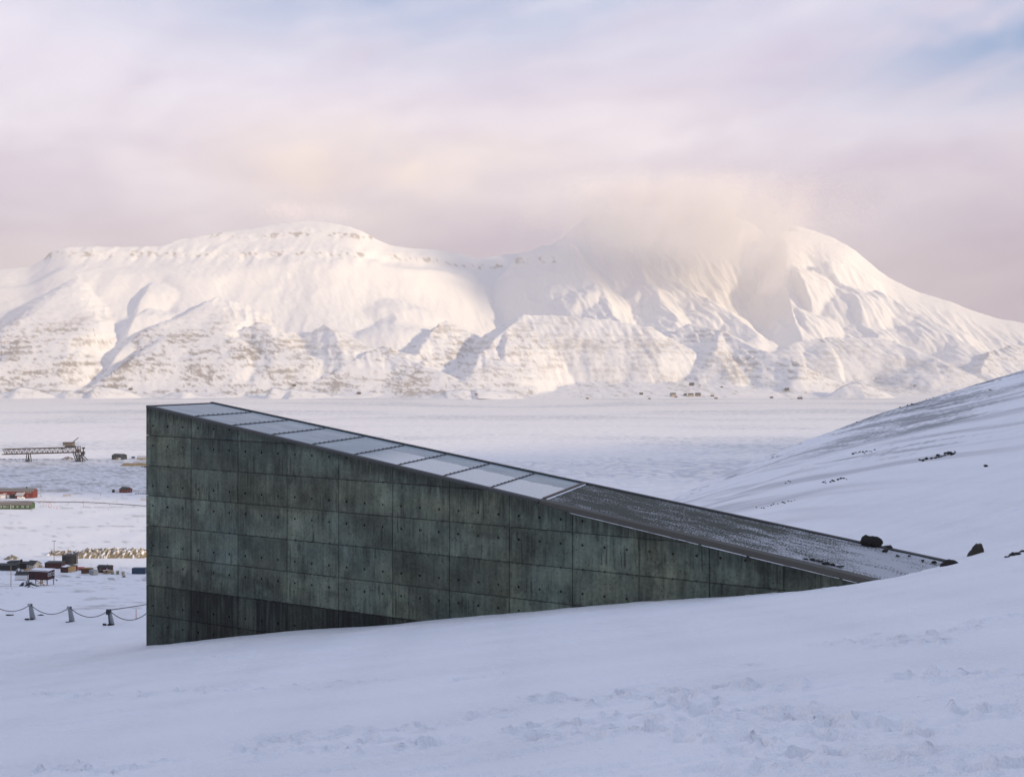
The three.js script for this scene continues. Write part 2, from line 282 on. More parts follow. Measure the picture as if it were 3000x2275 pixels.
{ // the plateau mountain behind and to the right, which keeps the near slopes in shade; a notch added to its unseen ridge lets sun reach the flat
  const sx = Math.sin(SUN_AZ), sz = Math.cos(SUN_AZ), rx = 0.920, rz = 0.3915;            // ridge direction
  const mtn = (X, Z) => {
    // k: where the line towards the sun crosses the ridge line (1785,200) - k*(940,400)
    const A = X - 1785, B = Z - 200, det = sx * 400 - sz * 940, k = (sx * -B + sz * A) / (-det) * -1;
    const kk = (A * sz - B * sx) / (-940 * sz + 400 * sx);
    const dist = A * -rz + B * rx;                                                        // + on our side
    const notch = sstep(0.50, 0.58, kk) * (1 - sstep(0.86, 0.93, kk));
    const top = 545 + 16 * fbm(kk * 3, 1, 3, 161) - 385 * notch + 10 * Math.max(0, -kk);
    let h = dist < 0 ? top : top - (top + 12) * Math.pow(clamp(dist / 505), 0.8);
    h += 10 * fbm(X * 0.006, Z * 0.006, 4, 165) * sstep(60, 300, Math.hypot(X, Z));
    const q = -3.5 - PA * Z + PB * clamp(X, -400, 700) - Math.max(0, -X - 60) * 0.1;
    if (dist > 505) h = -12 - (dist - 505) * 0.35;
    return Math.max(h, dist > 380 ? Math.max(q, SEA - 10) : -1e9, SEA - 12);
  };
  const xs = [], zs = []; for (let x = -1500; x <= 5200; x += 50) xs.push(x); for (let z = -2600; z <= 1700; z += 50) zs.push(z);
  const pos = [], idx = [], id = new Map();
  const outside = (x, z) => z <= 2.2 || Math.abs(x) > 0.72 * (z + 5) - 2;
  const node = (i, j) => { const k = i * 1000 + j; if (!id.has(k)) { id.set(k, pos.length / 3); let y = mtn(xs[i], zs[j]); if (Math.hypot(xs[i], zs[j]) < 30) y = Math.min(y, -4); pos.push(xs[i], y, -zs[j]); } return id.get(k); };
  for (let i = 0; i < xs.length - 1; i++) for (let j = 0; j < zs.length - 1; j++) {
    if (![[i, j], [i + 1, j], [i, j + 1], [i + 1, j + 1]].every(([p, q]) => outside(xs[p], zs[q]))) continue;
    const a = node(i, j), b = node(i + 1, j), c = node(i, j + 1), d = node(i + 1, j + 1); idx.push(a, b, c, b, d, c);
  }
  const g = new THREE.BufferGeometry(); g.setAttribute('position', new THREE.Float32BufferAttribute(pos, 3)); g.setIndex(idx); g.computeVertexNormals();
  structure('plateau_mountain', g, mat(0.74, 0.75, 0.77, 0.95));
}

{ // fjord under brash ice
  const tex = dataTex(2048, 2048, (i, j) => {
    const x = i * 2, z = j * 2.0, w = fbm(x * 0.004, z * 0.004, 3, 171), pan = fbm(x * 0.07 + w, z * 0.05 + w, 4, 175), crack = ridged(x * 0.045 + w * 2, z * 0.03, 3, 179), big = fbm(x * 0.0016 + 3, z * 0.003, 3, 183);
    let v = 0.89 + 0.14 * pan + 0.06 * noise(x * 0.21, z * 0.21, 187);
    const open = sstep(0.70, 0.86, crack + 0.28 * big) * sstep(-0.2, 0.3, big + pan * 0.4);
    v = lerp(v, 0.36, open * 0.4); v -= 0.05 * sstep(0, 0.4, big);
    const bl = open * 0.5 + 0.08; return [v * (1.03 - 0.12 * bl), v, v * (0.97 + 0.12 * bl)];  // slight warm tint in the ice colour stands in for pink low sun
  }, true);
  const bump = dataTex(512, 512, (i, j) => { const x = i / 512, y = j / 512, t = (f, s) => lerp(lerp(noise(x * f, y * f, s), noise(x * f - f, y * f, s), x), lerp(noise(x * f, y * f - f, s), noise(x * f - f, y * f - f, s), x), y), v = 0.5 + 0.4 * t(24, 1) + 0.3 * t(60, 2); return [v, v, v]; });
  bump.repeat.set(8, 8); tex.wrapS = tex.wrapT = THREE.MirroredRepeatWrapping;
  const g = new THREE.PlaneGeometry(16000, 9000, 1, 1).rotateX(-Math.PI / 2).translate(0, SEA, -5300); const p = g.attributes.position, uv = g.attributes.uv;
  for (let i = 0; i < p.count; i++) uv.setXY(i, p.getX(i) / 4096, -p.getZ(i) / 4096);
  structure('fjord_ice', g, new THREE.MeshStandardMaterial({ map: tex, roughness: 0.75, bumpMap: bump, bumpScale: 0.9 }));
}
console.log('ground done');

// ------------------------------------------------------------------ the mountains across the fjord
const D = 1.3568;                                                                // frame points below were read at 1/1.3568 of the 3000-wide frame
const ang = (x, y) => [(x * D - 1500) / F, (HOR - y * D) / F];
const skyline = [[-300, 640], [-120, 600], [0, 580], [60, 572], [110, 546], [145, 531], [200, 528], [300, 526], [350, 522], [375, 503], [400, 491], [480, 483], [560, 474], [630, 462], [680, 459], [740, 474], [800, 508], [850, 530], [930, 537], [1000, 548], [1030, 558], [1060, 553], [1130, 544], [1195, 536], [1215, 512], [1250, 482], [1300, 462], [1380, 446], [1460, 440], [1540, 452], [1620, 480], [1670, 520], [1690, 530], [1702, 489], [1750, 488], [1790, 497], [1820, 516], [1870, 560], [1920, 598], [1980, 628], [2050, 650], [2130, 680], [2211, 697], [2350, 725], [2600, 770]]
  .map(([x, y]) => ang(x, y));
const crestZ = [[-0.75, 6100], [-0.4, 6150], [-0.28, 6200], [-0.2, 6500], [-0.1, 6500], [-0.03, 7000], [0.02, 7100], [0.08, 6800], [0.2, 6700], [0.28, 6300], [0.36, 6000], [0.45, 5800], [0.7, 5600]];
const footZ = [[-0.75, 4450], [-0.3, 4440], [0, 4380], [0.05, 4350], [0.2, 4330], [0.3, 4480], [0.7, 4600]];
// height along the way from shore (0) to crest (1), share of the crest's height above the sea
const profL = [[0, 0], [0.05, 0.012], [0.16, 0.055], [0.32, 0.17], [0.5, 0.36], [0.66, 0.57], [0.76, 0.735], [0.80, 0.80], [0.86, 0.83], [0.94, 0.93], [1, 1]];
const profR = [[0, 0], [0.08, 0.02], [0.25, 0.07], [0.42, 0.155], [0.6, 0.33], [0.75, 0.55], [0.9, 0.84], [1, 1]];
// spurs: [frame points with distance], falls away to the left and right (metres per metre), strength of bare rock
const spurs = [
  { p: [[190, 560, 6000], [150, 610, 5600], [118, 642, 5250], [90, 720, 4900], [60, 800, 4560]], l: 0.62, r: 0.5, rock: 1 },
  { p: [[380, 540, 6050], [335, 600, 5800], [318, 660, 5500], [290, 720, 5200]], l: 0.75, r: 0.26, rock: 0 },
  { p: [[470, 640, 5500], [405, 664, 5200], [335, 742, 4850], [230, 800, 4600], [150, 836, 4470]], l: 0.7, r: 0.36, rock: 1 },
  { p: [[405, 664, 5200], [470, 715, 4950], [430, 775, 4700], [400, 830, 4480]], l: 0.55, r: 0.42, rock: 1 },
  { p: [[560, 690, 5150], [600, 740, 4900], [600, 800, 4600]], l: 0.6, r: 0.38, rock: 0.9 },
  { p: [[700, 700, 5250], [720, 720, 5100], [740, 760, 4850]], l: 0.6, r: 0.4, rock: 0.5 },
  { p: [[830, 748, 4950], [740, 785, 4720], [630, 835, 4450]], l: 0.7, r: 0.3, rock: 0.9 },
  { p: [[830, 748, 4950], [920, 790, 4700], [1010, 822, 4460]], l: 0.35, r: 0.4, rock: 0.9 },
  { p: [[860, 570, 6300], [840, 640, 5800], [850, 690, 5450]], l: 0.4, r: 0.32, rock: 0 },
  { p: [[960, 690, 5400], [928, 722, 5150], [905, 765, 4900]], l: 0.7, r: 0.5, rock: 0.8 },
  { p: [[1130, 680, 5300], [1080, 716, 5100], [1040, 760, 4850], [1020, 815, 4500]], l: 0.75, r: 0.3, rock: 0.7 },
  { p: [[1130, 680, 5300], [1210, 682, 5280], [1300, 690, 5230], [1400, 706, 5150]], l: 0.55, r: 0.55, rock: 0.5, cap: 1 },
  { p: [[1215, 515, 6600], [1290, 610, 6050], [1335, 690, 5500]], l: 0.5, r: 0.55, rock: 0 },
  { p: [[1370, 540, 6500], [1400, 610, 6050], [1460, 690, 5500]], l: 0.75, r: 0.5, rock: 0 },
  { p: [[1440, 590, 6200], [1540, 650, 5800], [1640, 722, 5350]], l: 0.5, r: 0.6, rock: 0 },
  { p: [[1480, 700, 5350], [1560, 712, 5200], [1620, 745, 5000], [1740, 788, 4700], [1830, 808, 4540]], l: 0.62, r: 0.5, rock: 0.8 },
  { p: [[1560, 712, 5200], [1540, 760, 4950]], l: 0.6, r: 0.5, rock: 0.6 },
  { p: [[1700, 488, 6350], [1700, 570, 6050], [1708, 660, 5700], [1735, 735, 5300]], l: 1.1, r: 0.36, rock: 0 },
  { p: [[1795, 560, 6000], [1815, 610, 5850], [1855, 690, 5550]], l: 0.7, r: 0.4, rock: 0 },
  { p: [[1720, 738, 5250], [1780, 730, 5250], [1880, 730, 5250], [1930, 738, 5200], [2020, 775, 4950], [2120, 815, 4700]], l: 0.42, r: 0.6, rock: 0.35, cap: 1 },
  { p: [[1890, 625, 5800], [1990, 680, 5550], [2080, 740, 5250]], l: 0.6, r: 0.45, rock: 0.1 },
  { p: [[2211, 740, 5300], [2130, 760, 5100], [2120, 800, 4850]], l: 0.8, r: 0.45, rock: 0.5 },
];
for (const s of spurs) { s.q = s.p.map(([x, y, z]) => { const [a, e] = ang(x, y); return [a * z, e * z, z]; }); s.x0 = Math.min(...s.q.map(q => q[0])) - 1500; s.x1 = Math.max(...s.q.map(q => q[0])) + 1500; }
function mountain(X, Z, out) {
  const wx = X + 34 * fbm(X * 0.003, Z * 0.003, 4, 201), wz = Z + 34 * fbm(X * 0.003 + 9, Z * 0.003, 4, 205);
  const a = X / Z, zc = curve(crestZ, a), zf = curve(footZ, a) + 50 * noise(X * 0.002, 3, 207), e = curve(skyline, a), top = e * zc - SEA;
  const u = (Z - zf) / (zc - zf);
  let h, right = sstep(-0.06, 0.02, a);
  const uu = clamp(u + 0.02 * fbm(wx * 0.003, wz * 0.001, 3, 209) * sstep(0, 0.2, u) * (1 - sstep(0.8, 1, u)), 0, 1);
  if (u <= 0) h = Math.max(-8, u * 60); else h = top * lerp(curve(profL, uu), curve(profR, uu), right) * sstep(0, 0.02, u) + 0;
  if (u > 1) h = top - (Z - zc) * 0.25;
  // gullies run down the slope
  const m = sstep(0.1, 0.3, u) * (1 - sstep(0.72, 0.98, u));
  const gu = ridged(wx * 0.0034, wz * 0.0008, 3, 211) - 0.6, g2 = ridged(wx * 0.011, wz * 0.0022, 2, 215) - 0.6;
  h += m * (24 * gu + 6 * g2) * lerp(lerp(1, 0.3, sstep(0.35, 0.55, u)), 1, right);
  let rock = 0;
  for (const s of spurs) {
    if (X < s.x0 || X > s.x1) continue;
    let best = -1e9, bd = 0;
    for (let i = 1; i < s.q.length; i++) {
      const [x0, y0, z0] = s.q[i - 1], [x1, y1, z1] = s.q[i], dx = x1 - x0, dz = z1 - z0, t = clamp(((wx - x0) * dx + (wz - z0) * dz) / (dx * dx + dz * dz));
      const ex = wx - x0 - dx * t, ez = wz - z0 - dz * t, dist = Math.hypot(ex, ez), side = ex * -Math.sign(dz || -1) ;
      const left = sstep(-25, 25, -ex), fall = lerp(s.r, s.rock < 0.2 ? s.l * 0.8 : s.l, left), hh = y0 + (y1 - y0) * t - SEA - fall * Math.max(0, dist - (s.cap ? 15 : 0)) - 0.0022 * Math.max(0, dist - 180) ** 2;
      if (hh > best) { best = hh; bd = dist; }
    }
    if (best > h - 40) {
      const k = sstep(-30, 15, best - h) * sstep(0.0, 0.05, u); rock = lerp(rock, s.rock * (1 - sstep(250, 520, bd)), k);
      h = smax(h, best + 5 * g2 * (s.cap ? 0.5 : 1), s.rock < 0.2 ? 12 : 7);
    }
  }
  { const g3 = ridged(wx * 0.019 + wz * 0.004, wz * 0.0045, 3, 217) - 0.6, w = sstep(0.06, 0.2, u) * (1 - sstep(lerp(0.5, 0.82, right), lerp(0.8, 0.97, right), u)); h += w * g3 * (5 + 9 * rock + 13 * right * sstep(0.35, 0.55, u)); if (rock > 0.05) { const ph = h / 26 + 0.6 * fbm(X * 0.004, Z * 0.004, 2, 218); h += rock * 1.6 * Math.sin(ph * 6.283); } }
  if (u > 0) h = -smax(-h, -(2 + (Z - zf) * (0.09 + 0.34 * sstep(60, 330, Z - zf)) + 4 * ridged(X * 0.012, Z * 0.004, 2, 219) * sstep(20, 120, Z - zf)), 26);
  h += sstep(0.01, 0.08, u) * (5 * fbm(X * 0.012, Z * 0.012, 4, 221) + 1.8 * fbm(X * 0.05, Z * 0.05, 3, 225));
  // hard beds stand out as low cliffs
  if (u > 0.3 && a < 0.05) for (const [lv, amp] of [[705, 16], [835, 5]]) { const q = (h - lv - 14 * fbm(X * 0.004, 2, 2, 229)) / 14; h += amp * Math.tanh(q) * Math.exp(-((q / 4) ** 2)) * (0.6 + fbm(X * 0.012, 5, 3, 231)); }
  if (out) { out.rock = rock; out.u = u; out.g = g2; }
  return h + SEA;
}
{
  const NC = 1050, NR = 460, Z0 = 4270, Z1 = 7700, pos = new Float32Array(NC * NR * 3), uv = new Float32Array(NC * NR * 2), col = new Float32Array(NC * NR * 3), idx = [], out = {};
  const rocks = new Float32Array(NC * NR);
  for (let r = 0; r < NR; r++) for (let c = 0; c < NC; c++) {
    const f = r / (NR - 1), Z = Z0 + (Z1 - Z0) * f, X = (-0.67 + 1.34 * c / (NC - 1)) * Z, o = r * NC + c, y = mountain(X, Z, out);
    pos[o * 3] = X; pos[o * 3 + 1] = y; pos[o * 3 + 2] = -Z; uv[o * 2] = X / 60; uv[o * 2 + 1] = Z / 60; rocks[o] = out.rock;
  }
  for (let r = 0; r < NR; r++) for (let c = 0; c < NC; c++) {
    const o = r * NC + c, X = pos[o * 3], h = pos[o * 3 + 1] - SEA, Z = -pos[o * 3 + 2];
    const rn = r < NR - 1 ? o + NC : o, cn = c < NC - 1 ? o + 1 : o;
    const sl = r < NR - 1 ? Math.abs(pos[rn * 3 + 1] - pos[o * 3 + 1]) / 7.5 : 0;
    const strata = 0.3 * Math.sin((h / 26 + 0.6 * fbm(X * 0.004, Z * 0.004, 2, 218)) * 6.283 + 2.6) + 0.4 * noise(X * 0.004, h * 0.07, 243), patch = fbm(X * 0.006, h * 0.012, 4, 245), fine = fbm(X * 0.035 + h * 0.03, h * 0.09 + X * 0.012, 3, 249), sp = noise(X * 0.11, h * 0.16, 251);
    let bare = rocks[o] * sstep(0.05, 0.55, 0.10 + patch * 0.8 + 0.4 * strata + 0.75 * fine + 0.4 * sp) * (1 - sstep(230, 420, h)) * 0.9;
    bare = Math.max(bare, 0.5 * sstep(0.05, 0.6, fine + patch * 0.6 + 0.5 * sp) * (1 - sstep(60, 200, h)) * sstep(1, 6, h));
    if (X < 300) for (const lv of [705, 838]) { const dd = Math.abs(h - lv - 14 * fbm(X * 0.004, 2, 2, 229)); bare = Math.max(bare, 0.7 * (1 - sstep(8, 22, dd + 10 * noise(X * 0.05, h * 0.02, 255))) * sstep(0.1, 0.4, fbm(X * 0.012, h * 0.01, 2, 253) + 0.6 * noise(X * 0.045 + h * 0.02, h * 0.05, 257))); }
    col[o * 3] = lerp(0.90, 0.27, bare); col[o * 3 + 1] = lerp(0.90, 0.235, bare); col[o * 3 + 2] = lerp(0.90, 0.20, bare);
    if (r < NR - 1 && c < NC - 1) idx.push(o, o + 1, o + NC, o + 1, o + NC + 1, o + NC);
  }
  const g = new THREE.BufferGeometry(); g.setAttribute('position', new THREE.BufferAttribute(pos, 3)); g.setAttribute('color', new THREE.BufferAttribute(col, 3)); g.setAttribute('uv', new THREE.BufferAttribute(uv, 2)); g.setIndex(idx); g.computeVertexNormals();
  structure('snowy_mountains', g, new THREE.MeshStandardMaterial({ roughness: 0.95, vertexColors: true }));
}
function onMountain(x, y) { const a = (x - 1500) / F, d = (y - HOR) / F; for (let Z = 4300; Z < 5600; Z += 4) if (-d * Z < mountain(a * Z, Z)) return { X: a * Z, Z, y: mountain(a * Z, Z) }; return { X: a * 4450, Z: 4450, y: mountain(a * 4450, 4450) }; }
console.log('mountains done');

// ------------------------------------------------------------------ the vault entrance
const wallTex = (() => {                                                         // concrete of the long wall, 32 m x 12 m: board marks, wet runs, blowholes
  const W = 2048, H = 1024, SX = 32 / W, SY = 12 / H;
  return dataTex(W, H, (i, j) => {
    const x = i * SX, y = -13 + j * SY, k = Math.floor(x / PW), r = Math.floor((-1.6657 - 0.0158 * x - y) / PH);
    const fr = ((-1.6657 - 0.0158 * x - y) / PH) - r, fx = x / PW - k;
    let v = 0.100 * (0.76 + 0.54 * rnd01(k, r, 5));
    v *= clamp(1 + 0.6 * fbm(x * 0.5, y * 0.5, 4, 301) + 0.5 * fbm(x * 1.8, y * 1.5, 4, 305) + 0.4 * fbm(x * 9, y * 9, 3, 309) + 0.5 * fbm(x * 8 + r * 3.7, y * 0.5 + r * 7.3 + k * 2.1, 4, 313), 0.3, 1.8);
    const ex = Math.min(fx, 1 - fx) * PW, er = Math.min(fr, 1 - fr) * PH, ed = Math.min(ex, er);
    v *= 1 - 0.22 * (1 - sstep(0, 0.05 + 0.08 * fbm(x * 3, y * 3, 2, 317), ed));
    // pale bloom and darker clouds inside panels
    v *= 1 + 0.35 * sstep(0.08, 0.4, fbm(x * 0.9 + 3, y * 0.55, 3, 321)) - 0.28 * sstep(0.05, 0.4, fbm(x * 1.1, y * 0.6 + 7, 4, 325));
    const drip = fbm(x * 11 + k, y * 0.6 + 5 + r * 5.1, 3, 327); v *= 1 - 0.6 * sstep(0.12, 0.42, drip) * sstep(0.0, 0.3, fbm(x * 0.7 + 9, y * 0.9, 2, 328));
    { const hx = ((x / PW * 3) % 1 + 1) % 1 - 0.46, hr = (-1.6657 - 0.0158 * x - 2 * PH - y) / 0.8, hy = hr - Math.round(hr), q = Math.hypot(hx * PW / 3, hy * 0.8); v *= 1 - 0.22 * (1 - sstep(0.03, 0.07, q)); }
    // blowholes
    const cx = Math.floor(x / 0.07), cy = Math.floor(y / 0.07); if (rnd01(cx, cy, 9) > 0.93) { const qx = x / 0.07 - cx - 0.5, qy = y / 0.07 - cy - 0.5; if (qx * qx + qy * qy < 0.12 * rnd01(cx, cy, 10)) v *= 0.35; }
    // runs from the roof edge
    const dt = topY(x) - y, amt = 0.62 + 1.3 * fbm(x * 0.30 + 2, 1, 3, 329) + (x > 13 ? 0.35 : 0) + (x > 16 ? 0.3 : 0);
    const len = 0.18 + 1.35 * clamp(amt) * (0.55 + 0.7 * fbm(x * 5, 3, 3, 333));
    const run = (1 - sstep(0.25 * len, len, dt)) * (0.65 + 0.5 * fbm(x * 16, y * 1.2, 3, 337)); v *= 1 - 0.82 * clamp(run);
    // the old wet band at the foot
    const yl = -1.6657 - 0.0158 * x - 6 * PH, db = yl - y + 0.05 * fbm(x * 4, 2, 3, 341);
    if (db > 0) {
      const blk = 0.68 + 0.32 * (sstep(2.0, 2.3, x) * (1 - sstep(4.3, 4.7, x)) + sstep(5.4, 5.6, x) * (1 - sstep(7.0, 7.3, x)) + sstep(8.5, 8.8, x));
      const comb = 0.5 + 0.9 * fbm(x * 9, y * 0.5, 4, 345); v *= 1 - 0.92 * clamp(blk * (0.55 + 0.6 * comb)) ; v *= 1 - 0.3 * (1 - sstep(0, 0.12, db));
    }
    // dark tide marks
    for (const [y0, am] of [[-8.0, 0.3], [-5.1, 0.22]]) { const q = Math.abs(y - (y0 - 0.05 * x + 0.3 * fbm(x * 0.25, y0, 3, 349))); v *= 1 - am * (1 - sstep(0.02, 0.16, q)) * sstep(-0.1, 0.3, fbm(x * 0.4, y0, 2, 353)); }
    // iron-brown and blue-grey casts
    const w = fbm(x * 0.35, y * 0.5, 3, 357);
    return [v * (0.88 + 0.14 * w), v * 1.07, v * (0.79 - 0.14 * w)];
  }, true);
})();
const concrete = new THREE.MeshStandardMaterial({ map: wallTex, roughness: 0.82 });
const plainConcrete = mat(0.075, 0.078, 0.072, 0.85), darkMetal = mat(0.02, 0.021, 0.022, 0.55), steel = mat(0.30, 0.31, 0.32, 0.45, { metalness: 0.6 });
const snowPlain = mat(0.82, 0.83, 0.85, 0.92);
const vault = thing('vault_entrance', 'long dark concrete wedge-shaped vault entrance with glass roof rising out of the snow', 'building', P3(WX0, 0, WZ0), -Math.atan2(0.4445, 0.8957));
const LEN = 33, XG = PW * 7.463;                                                 // where the glass ends
const rf = (x, w, dy = 0) => new THREE.Vector3(x, topY(x) + FARUP * x * (w / RW) + dy, -w);   // a point on the roof, w metres in from the long wall
{
  // solid core behind the panels
  const sh = new THREE.Shape([[0.03, -16], [LEN, -16], [LEN, topY(LEN) - 0.25], [0.03, topY(0.03) - 0.25]].map(p => new THREE.Vector2(...p)));
  const core = new THREE.ExtrudeGeometry(sh, { depth: RW - 0.09, bevelEnabled: false }).translate(0, 0, -RW + 0.03);
  const wall = mesh('wall', core, plainConcrete, vault);
  const clip = (poly, f) => { const out = []; for (let i = 0; i < poly.length; i++) { const p = poly[i], q = poly[(i + 1) % poly.length], a = f(p), b = f(q); if (a >= 0) out.push(p); if (a * b < 0) { const t = a / (a - b); out.push([p[0] + (q[0] - p[0]) * t, p[1] + (q[1] - p[1]) * t]); } } return out; };
  const g = 0.009, jy = (r, x) => -1.6657 - PH * r - 0.0158 * x;
  const inside = (poly, x, y, m) => { for (let i = 0; i < poly.length; i++) { const p = poly[i], q = poly[(i + 1) % poly.length], L = Math.hypot(q[0] - p[0], q[1] - p[1]); if (L < 1e-6) continue; if (((q[0] - p[0]) * (y - p[1]) - (q[1] - p[1]) * (x - p[0])) / L < m) return false; } return true; };
  for (let k = 0; k < 14; k++) for (let r = 0; r < 9; r++) {
    const x0 = k * PW + (k ? g : 0), x1 = (k + 1) * PW - g;
    let poly = [[x0, jy(r + 1, x0) + g], [x1, jy(r + 1, x1) + g], [x1, jy(r, x1) - g], [x0, jy(r, x0) - g]];
    poly = clip(poly, ([x, y]) => topY(x) - (x > XG - 0.01 ? 0.19 : 0.05) - y);
    if (r === 0) poly = clip(poly, ([x, y]) => topY(x) - 0.05 - y);
    if (poly.length < 3) continue;
    let area = 0; for (let i = 0; i < poly.length; i++) { const p = poly[i], q = poly[(i + 1) % poly.length]; area += p[0] * q[1] - q[0] * p[1]; } if (area < 0.03) continue;
    const low = curve(snowLine, x0); if (Math.max(...poly.map(p => p[1])) < low - 0.6) continue;
    const s = new THREE.Shape(poly.map(p => new THREE.Vector2(p[0], p[1])));
    for (let c = 0; c < 3; c++) for (let h = 0; h < 20; h++) {                   // tie holes, every 0.8 m; on joints, dark discs below stand in for the shaded holes
      const x = k * PW + PW * (c + 0.46) / 3 * 1.0 + 0.0, y = jy(2, x) - 0.8 * (h - 3); if (Math.abs((h - 3) % 3) === 0) continue;
      if (!inside(poly, x, y, 0.06)) continue;
      const hole = new THREE.Path(); hole.absarc(x, y, 0.04, 0, Math.PI * 2, true); s.holes.push(hole);
    }
    const geo = new THREE.ExtrudeGeometry(s, { depth: 0.06, bevelEnabled: false, curveSegments: 5 });
    const p = geo.attributes.position, uv = geo.attributes.uv; for (let i = 0; i < p.count; i++) uv.setXY(i, p.getX(i) / 32, (p.getY(i) + 13) / 12);
    geo.translate(0, 0, -0.02 + 0.008 * rnd01(k, r, 44)); mesh('concrete_panel', geo, concrete, wall);
  }
  const discGeo = new THREE.CylinderGeometry(0.034, 0.034, 0.05, 10).rotateX(Math.PI / 2);
  for (let r = 2; r < 8; r += 2) for (let k = 0; k < 12; k++) for (let c = 0; c < 3; c++) {
    const x = k * PW + PW * (c + 0.46) / 3, y = jy(r, x); if (y > topY(x) - 0.35 || y < curve(snowLine, x) - 0.1) continue;
    const o = mesh('tie_hole_disc', discGeo, darkMetal, wall); o.position.set(x, y, 0.026);
  }
  // cap along the glass
  mesh('parapet', prism([rf(0, -0.06), rf(XG, -0.06), rf(XG, 0.16), rf(0, 0.16)].map(v => v.clone()), 0.09), mat(0.055, 0.057, 0.055, 0.7), vault);
  mesh('parapet', prism([rf(0, RW - 0.16, 0.03), rf(LEN, RW - 0.16, 0.03), rf(LEN, RW, 0.03), rf(0, RW, 0.03)], 0.5), mat(0.05, 0.052, 0.05, 0.7), vault);
  mesh('parapet', prism([rf(0, 0.162), rf(0.16, 0.162), rf(0.16, RW - 0.162), rf(0, RW - 0.162)], 0.1), mat(0.05, 0.052, 0.05, 0.7), vault);
  // band along the lower roof, set back behind a ledge with a line of snow on it
  mesh('parapet', prism([rf(XG + 0.004, -0.01), rf(LEN, -0.01), rf(LEN, 0.3), rf(XG + 0.004, 0.3)], 0.24), mat(0.085, 0.082, 0.068, 0.8), vault);
  { const pts = []; for (let i = 0; i < 60; i++) { const x0 = lerp(XG + 0.3, LEN, i / 60), x1 = lerp(XG + 0.3, LEN, (i + (rnd() < 0.93 ? 1.02 : 0.6)) / 60), h = rr(0.004, 0.014); pts.push(prism([rf(x0, -0.045, -0.19 + h), rf(x1, -0.045, -0.19 + h), rf(x1, -0.012, -0.19 + h), rf(x0, -0.012, -0.19 + h)], h + 0.004)); } const o = mesh('snow_line', pts, snowPlain, vault); o.userData.kind = 'stuff'; }
  // roof deck of the buried part: dark grit with blown snow caught in it
  const grit = dataTex(1024, 512, (i, j) => {
    const x = i / 1024 * 16, w = j / 512 * 4, sn = fbm(x * 0.4 + w * 0.5, w * 1.4, 3, 401) * 0.8 + 0.5 * fbm(x * 1.6, w * 5, 4, 405) + 0.75 * noise(x * 17, w * 19, 409) + sstep(4, 13, x) * 0.95 - 0.02 + 0.2 * (1 - sstep(0.2, 0.9, w));
    const s = sstep(0.1, 0.75, sn), v = 0.062 * (1 + 0.5 * noise(x * 20, w * 20, 413)); return [lerp(v * 1.0, 0.56, s * 0.75), lerp(v * 1.08, 0.57, s * 0.75), lerp(v * 0.85, 0.6, s * 0.75)];
  }, true);
  const N = 40, M = 12, pos = [], uv = [], idx = [];
  for (let i = 0; i <= N; i++) for (let j = 0; j <= M; j++) { const x = lerp(XG + 0.12, LEN, i / N), w = lerp(0.302, RW - 0.162, j / M), v = rf(x, w, -0.02 + 0.02 * fbm(x, w * 2, 2, 419)); pos.push(v.x, v.y, v.z); uv.push((x - XG) / 16, w / 4); }
  for (let i = 0; i < N; i++) for (let j = 0; j < M; j++) { const o = i * (M + 1) + j; idx.push(o, o + M + 1, o + 1, o + 1, o + M + 1, o + M + 2); }
  const dg = new THREE.BufferGeometry(); dg.setAttribute('position', new THREE.Float32BufferAttribute(pos, 3)); dg.setAttribute('uv', new THREE.Float32BufferAttribute(uv, 2)); dg.setIndex(idx); dg.computeVertexNormals();
  const deck = mesh('roof_deck', dg, new THREE.MeshStandardMaterial({ map: grit, roughness: 0.95, side: THREE.DoubleSide, bumpMap: grit, bumpScale: 0.015 }), vault); deck.userData.label = 'dark gritty roof deck dusted with blown snow';
  // glass field: nine plates, dark glazing bars with bolts, frost on the lower ones
  const glassTex = dataTex(1024, 256, (i, j) => {
    const x = i / 1024 * 18, w = j / 256 * 4, c = 0.5 + 0.5 * fbm(x * 0.7, w * 1.6, 4, 431) + 0.2 * fbm(x * 0.5, w * 9, 3, 433);
    const edge = 2.35 - 1.0 * sstep(10, 13, x) * 0 + 0.25 * fbm(x * 1.7, w, 3, 437) + 0.05 * noise(x * 7, w * 7, 439), fr = sstep(9.6, 11.6, x) * (1 - sstep(edge - 0.05, edge + 0.03, w));
    const n = 0.92 + 0.1 * noise(x * 12, w * 12, 441); return [lerp(lerp(0.10, 0.34, c), 0.62, fr) * n, lerp(lerp(0.17, 0.42, c), 0.63, fr) * n, lerp(lerp(0.20, 0.45, c), 0.61, fr) * n];
  }, true);
  const glass = new THREE.MeshPhysicalMaterial({ map: glassTex, roughness: 0.3, ior: 1.45 });
  const xe = i => PW * (0.2 + 0.807 * i) - (i === 0 ? 0.28 : 0), barM = mat(0.075, 0.072, 0.062, 0.6), boltG = new THREE.CylinderGeometry(0.022, 0.026, 0.03, 6);
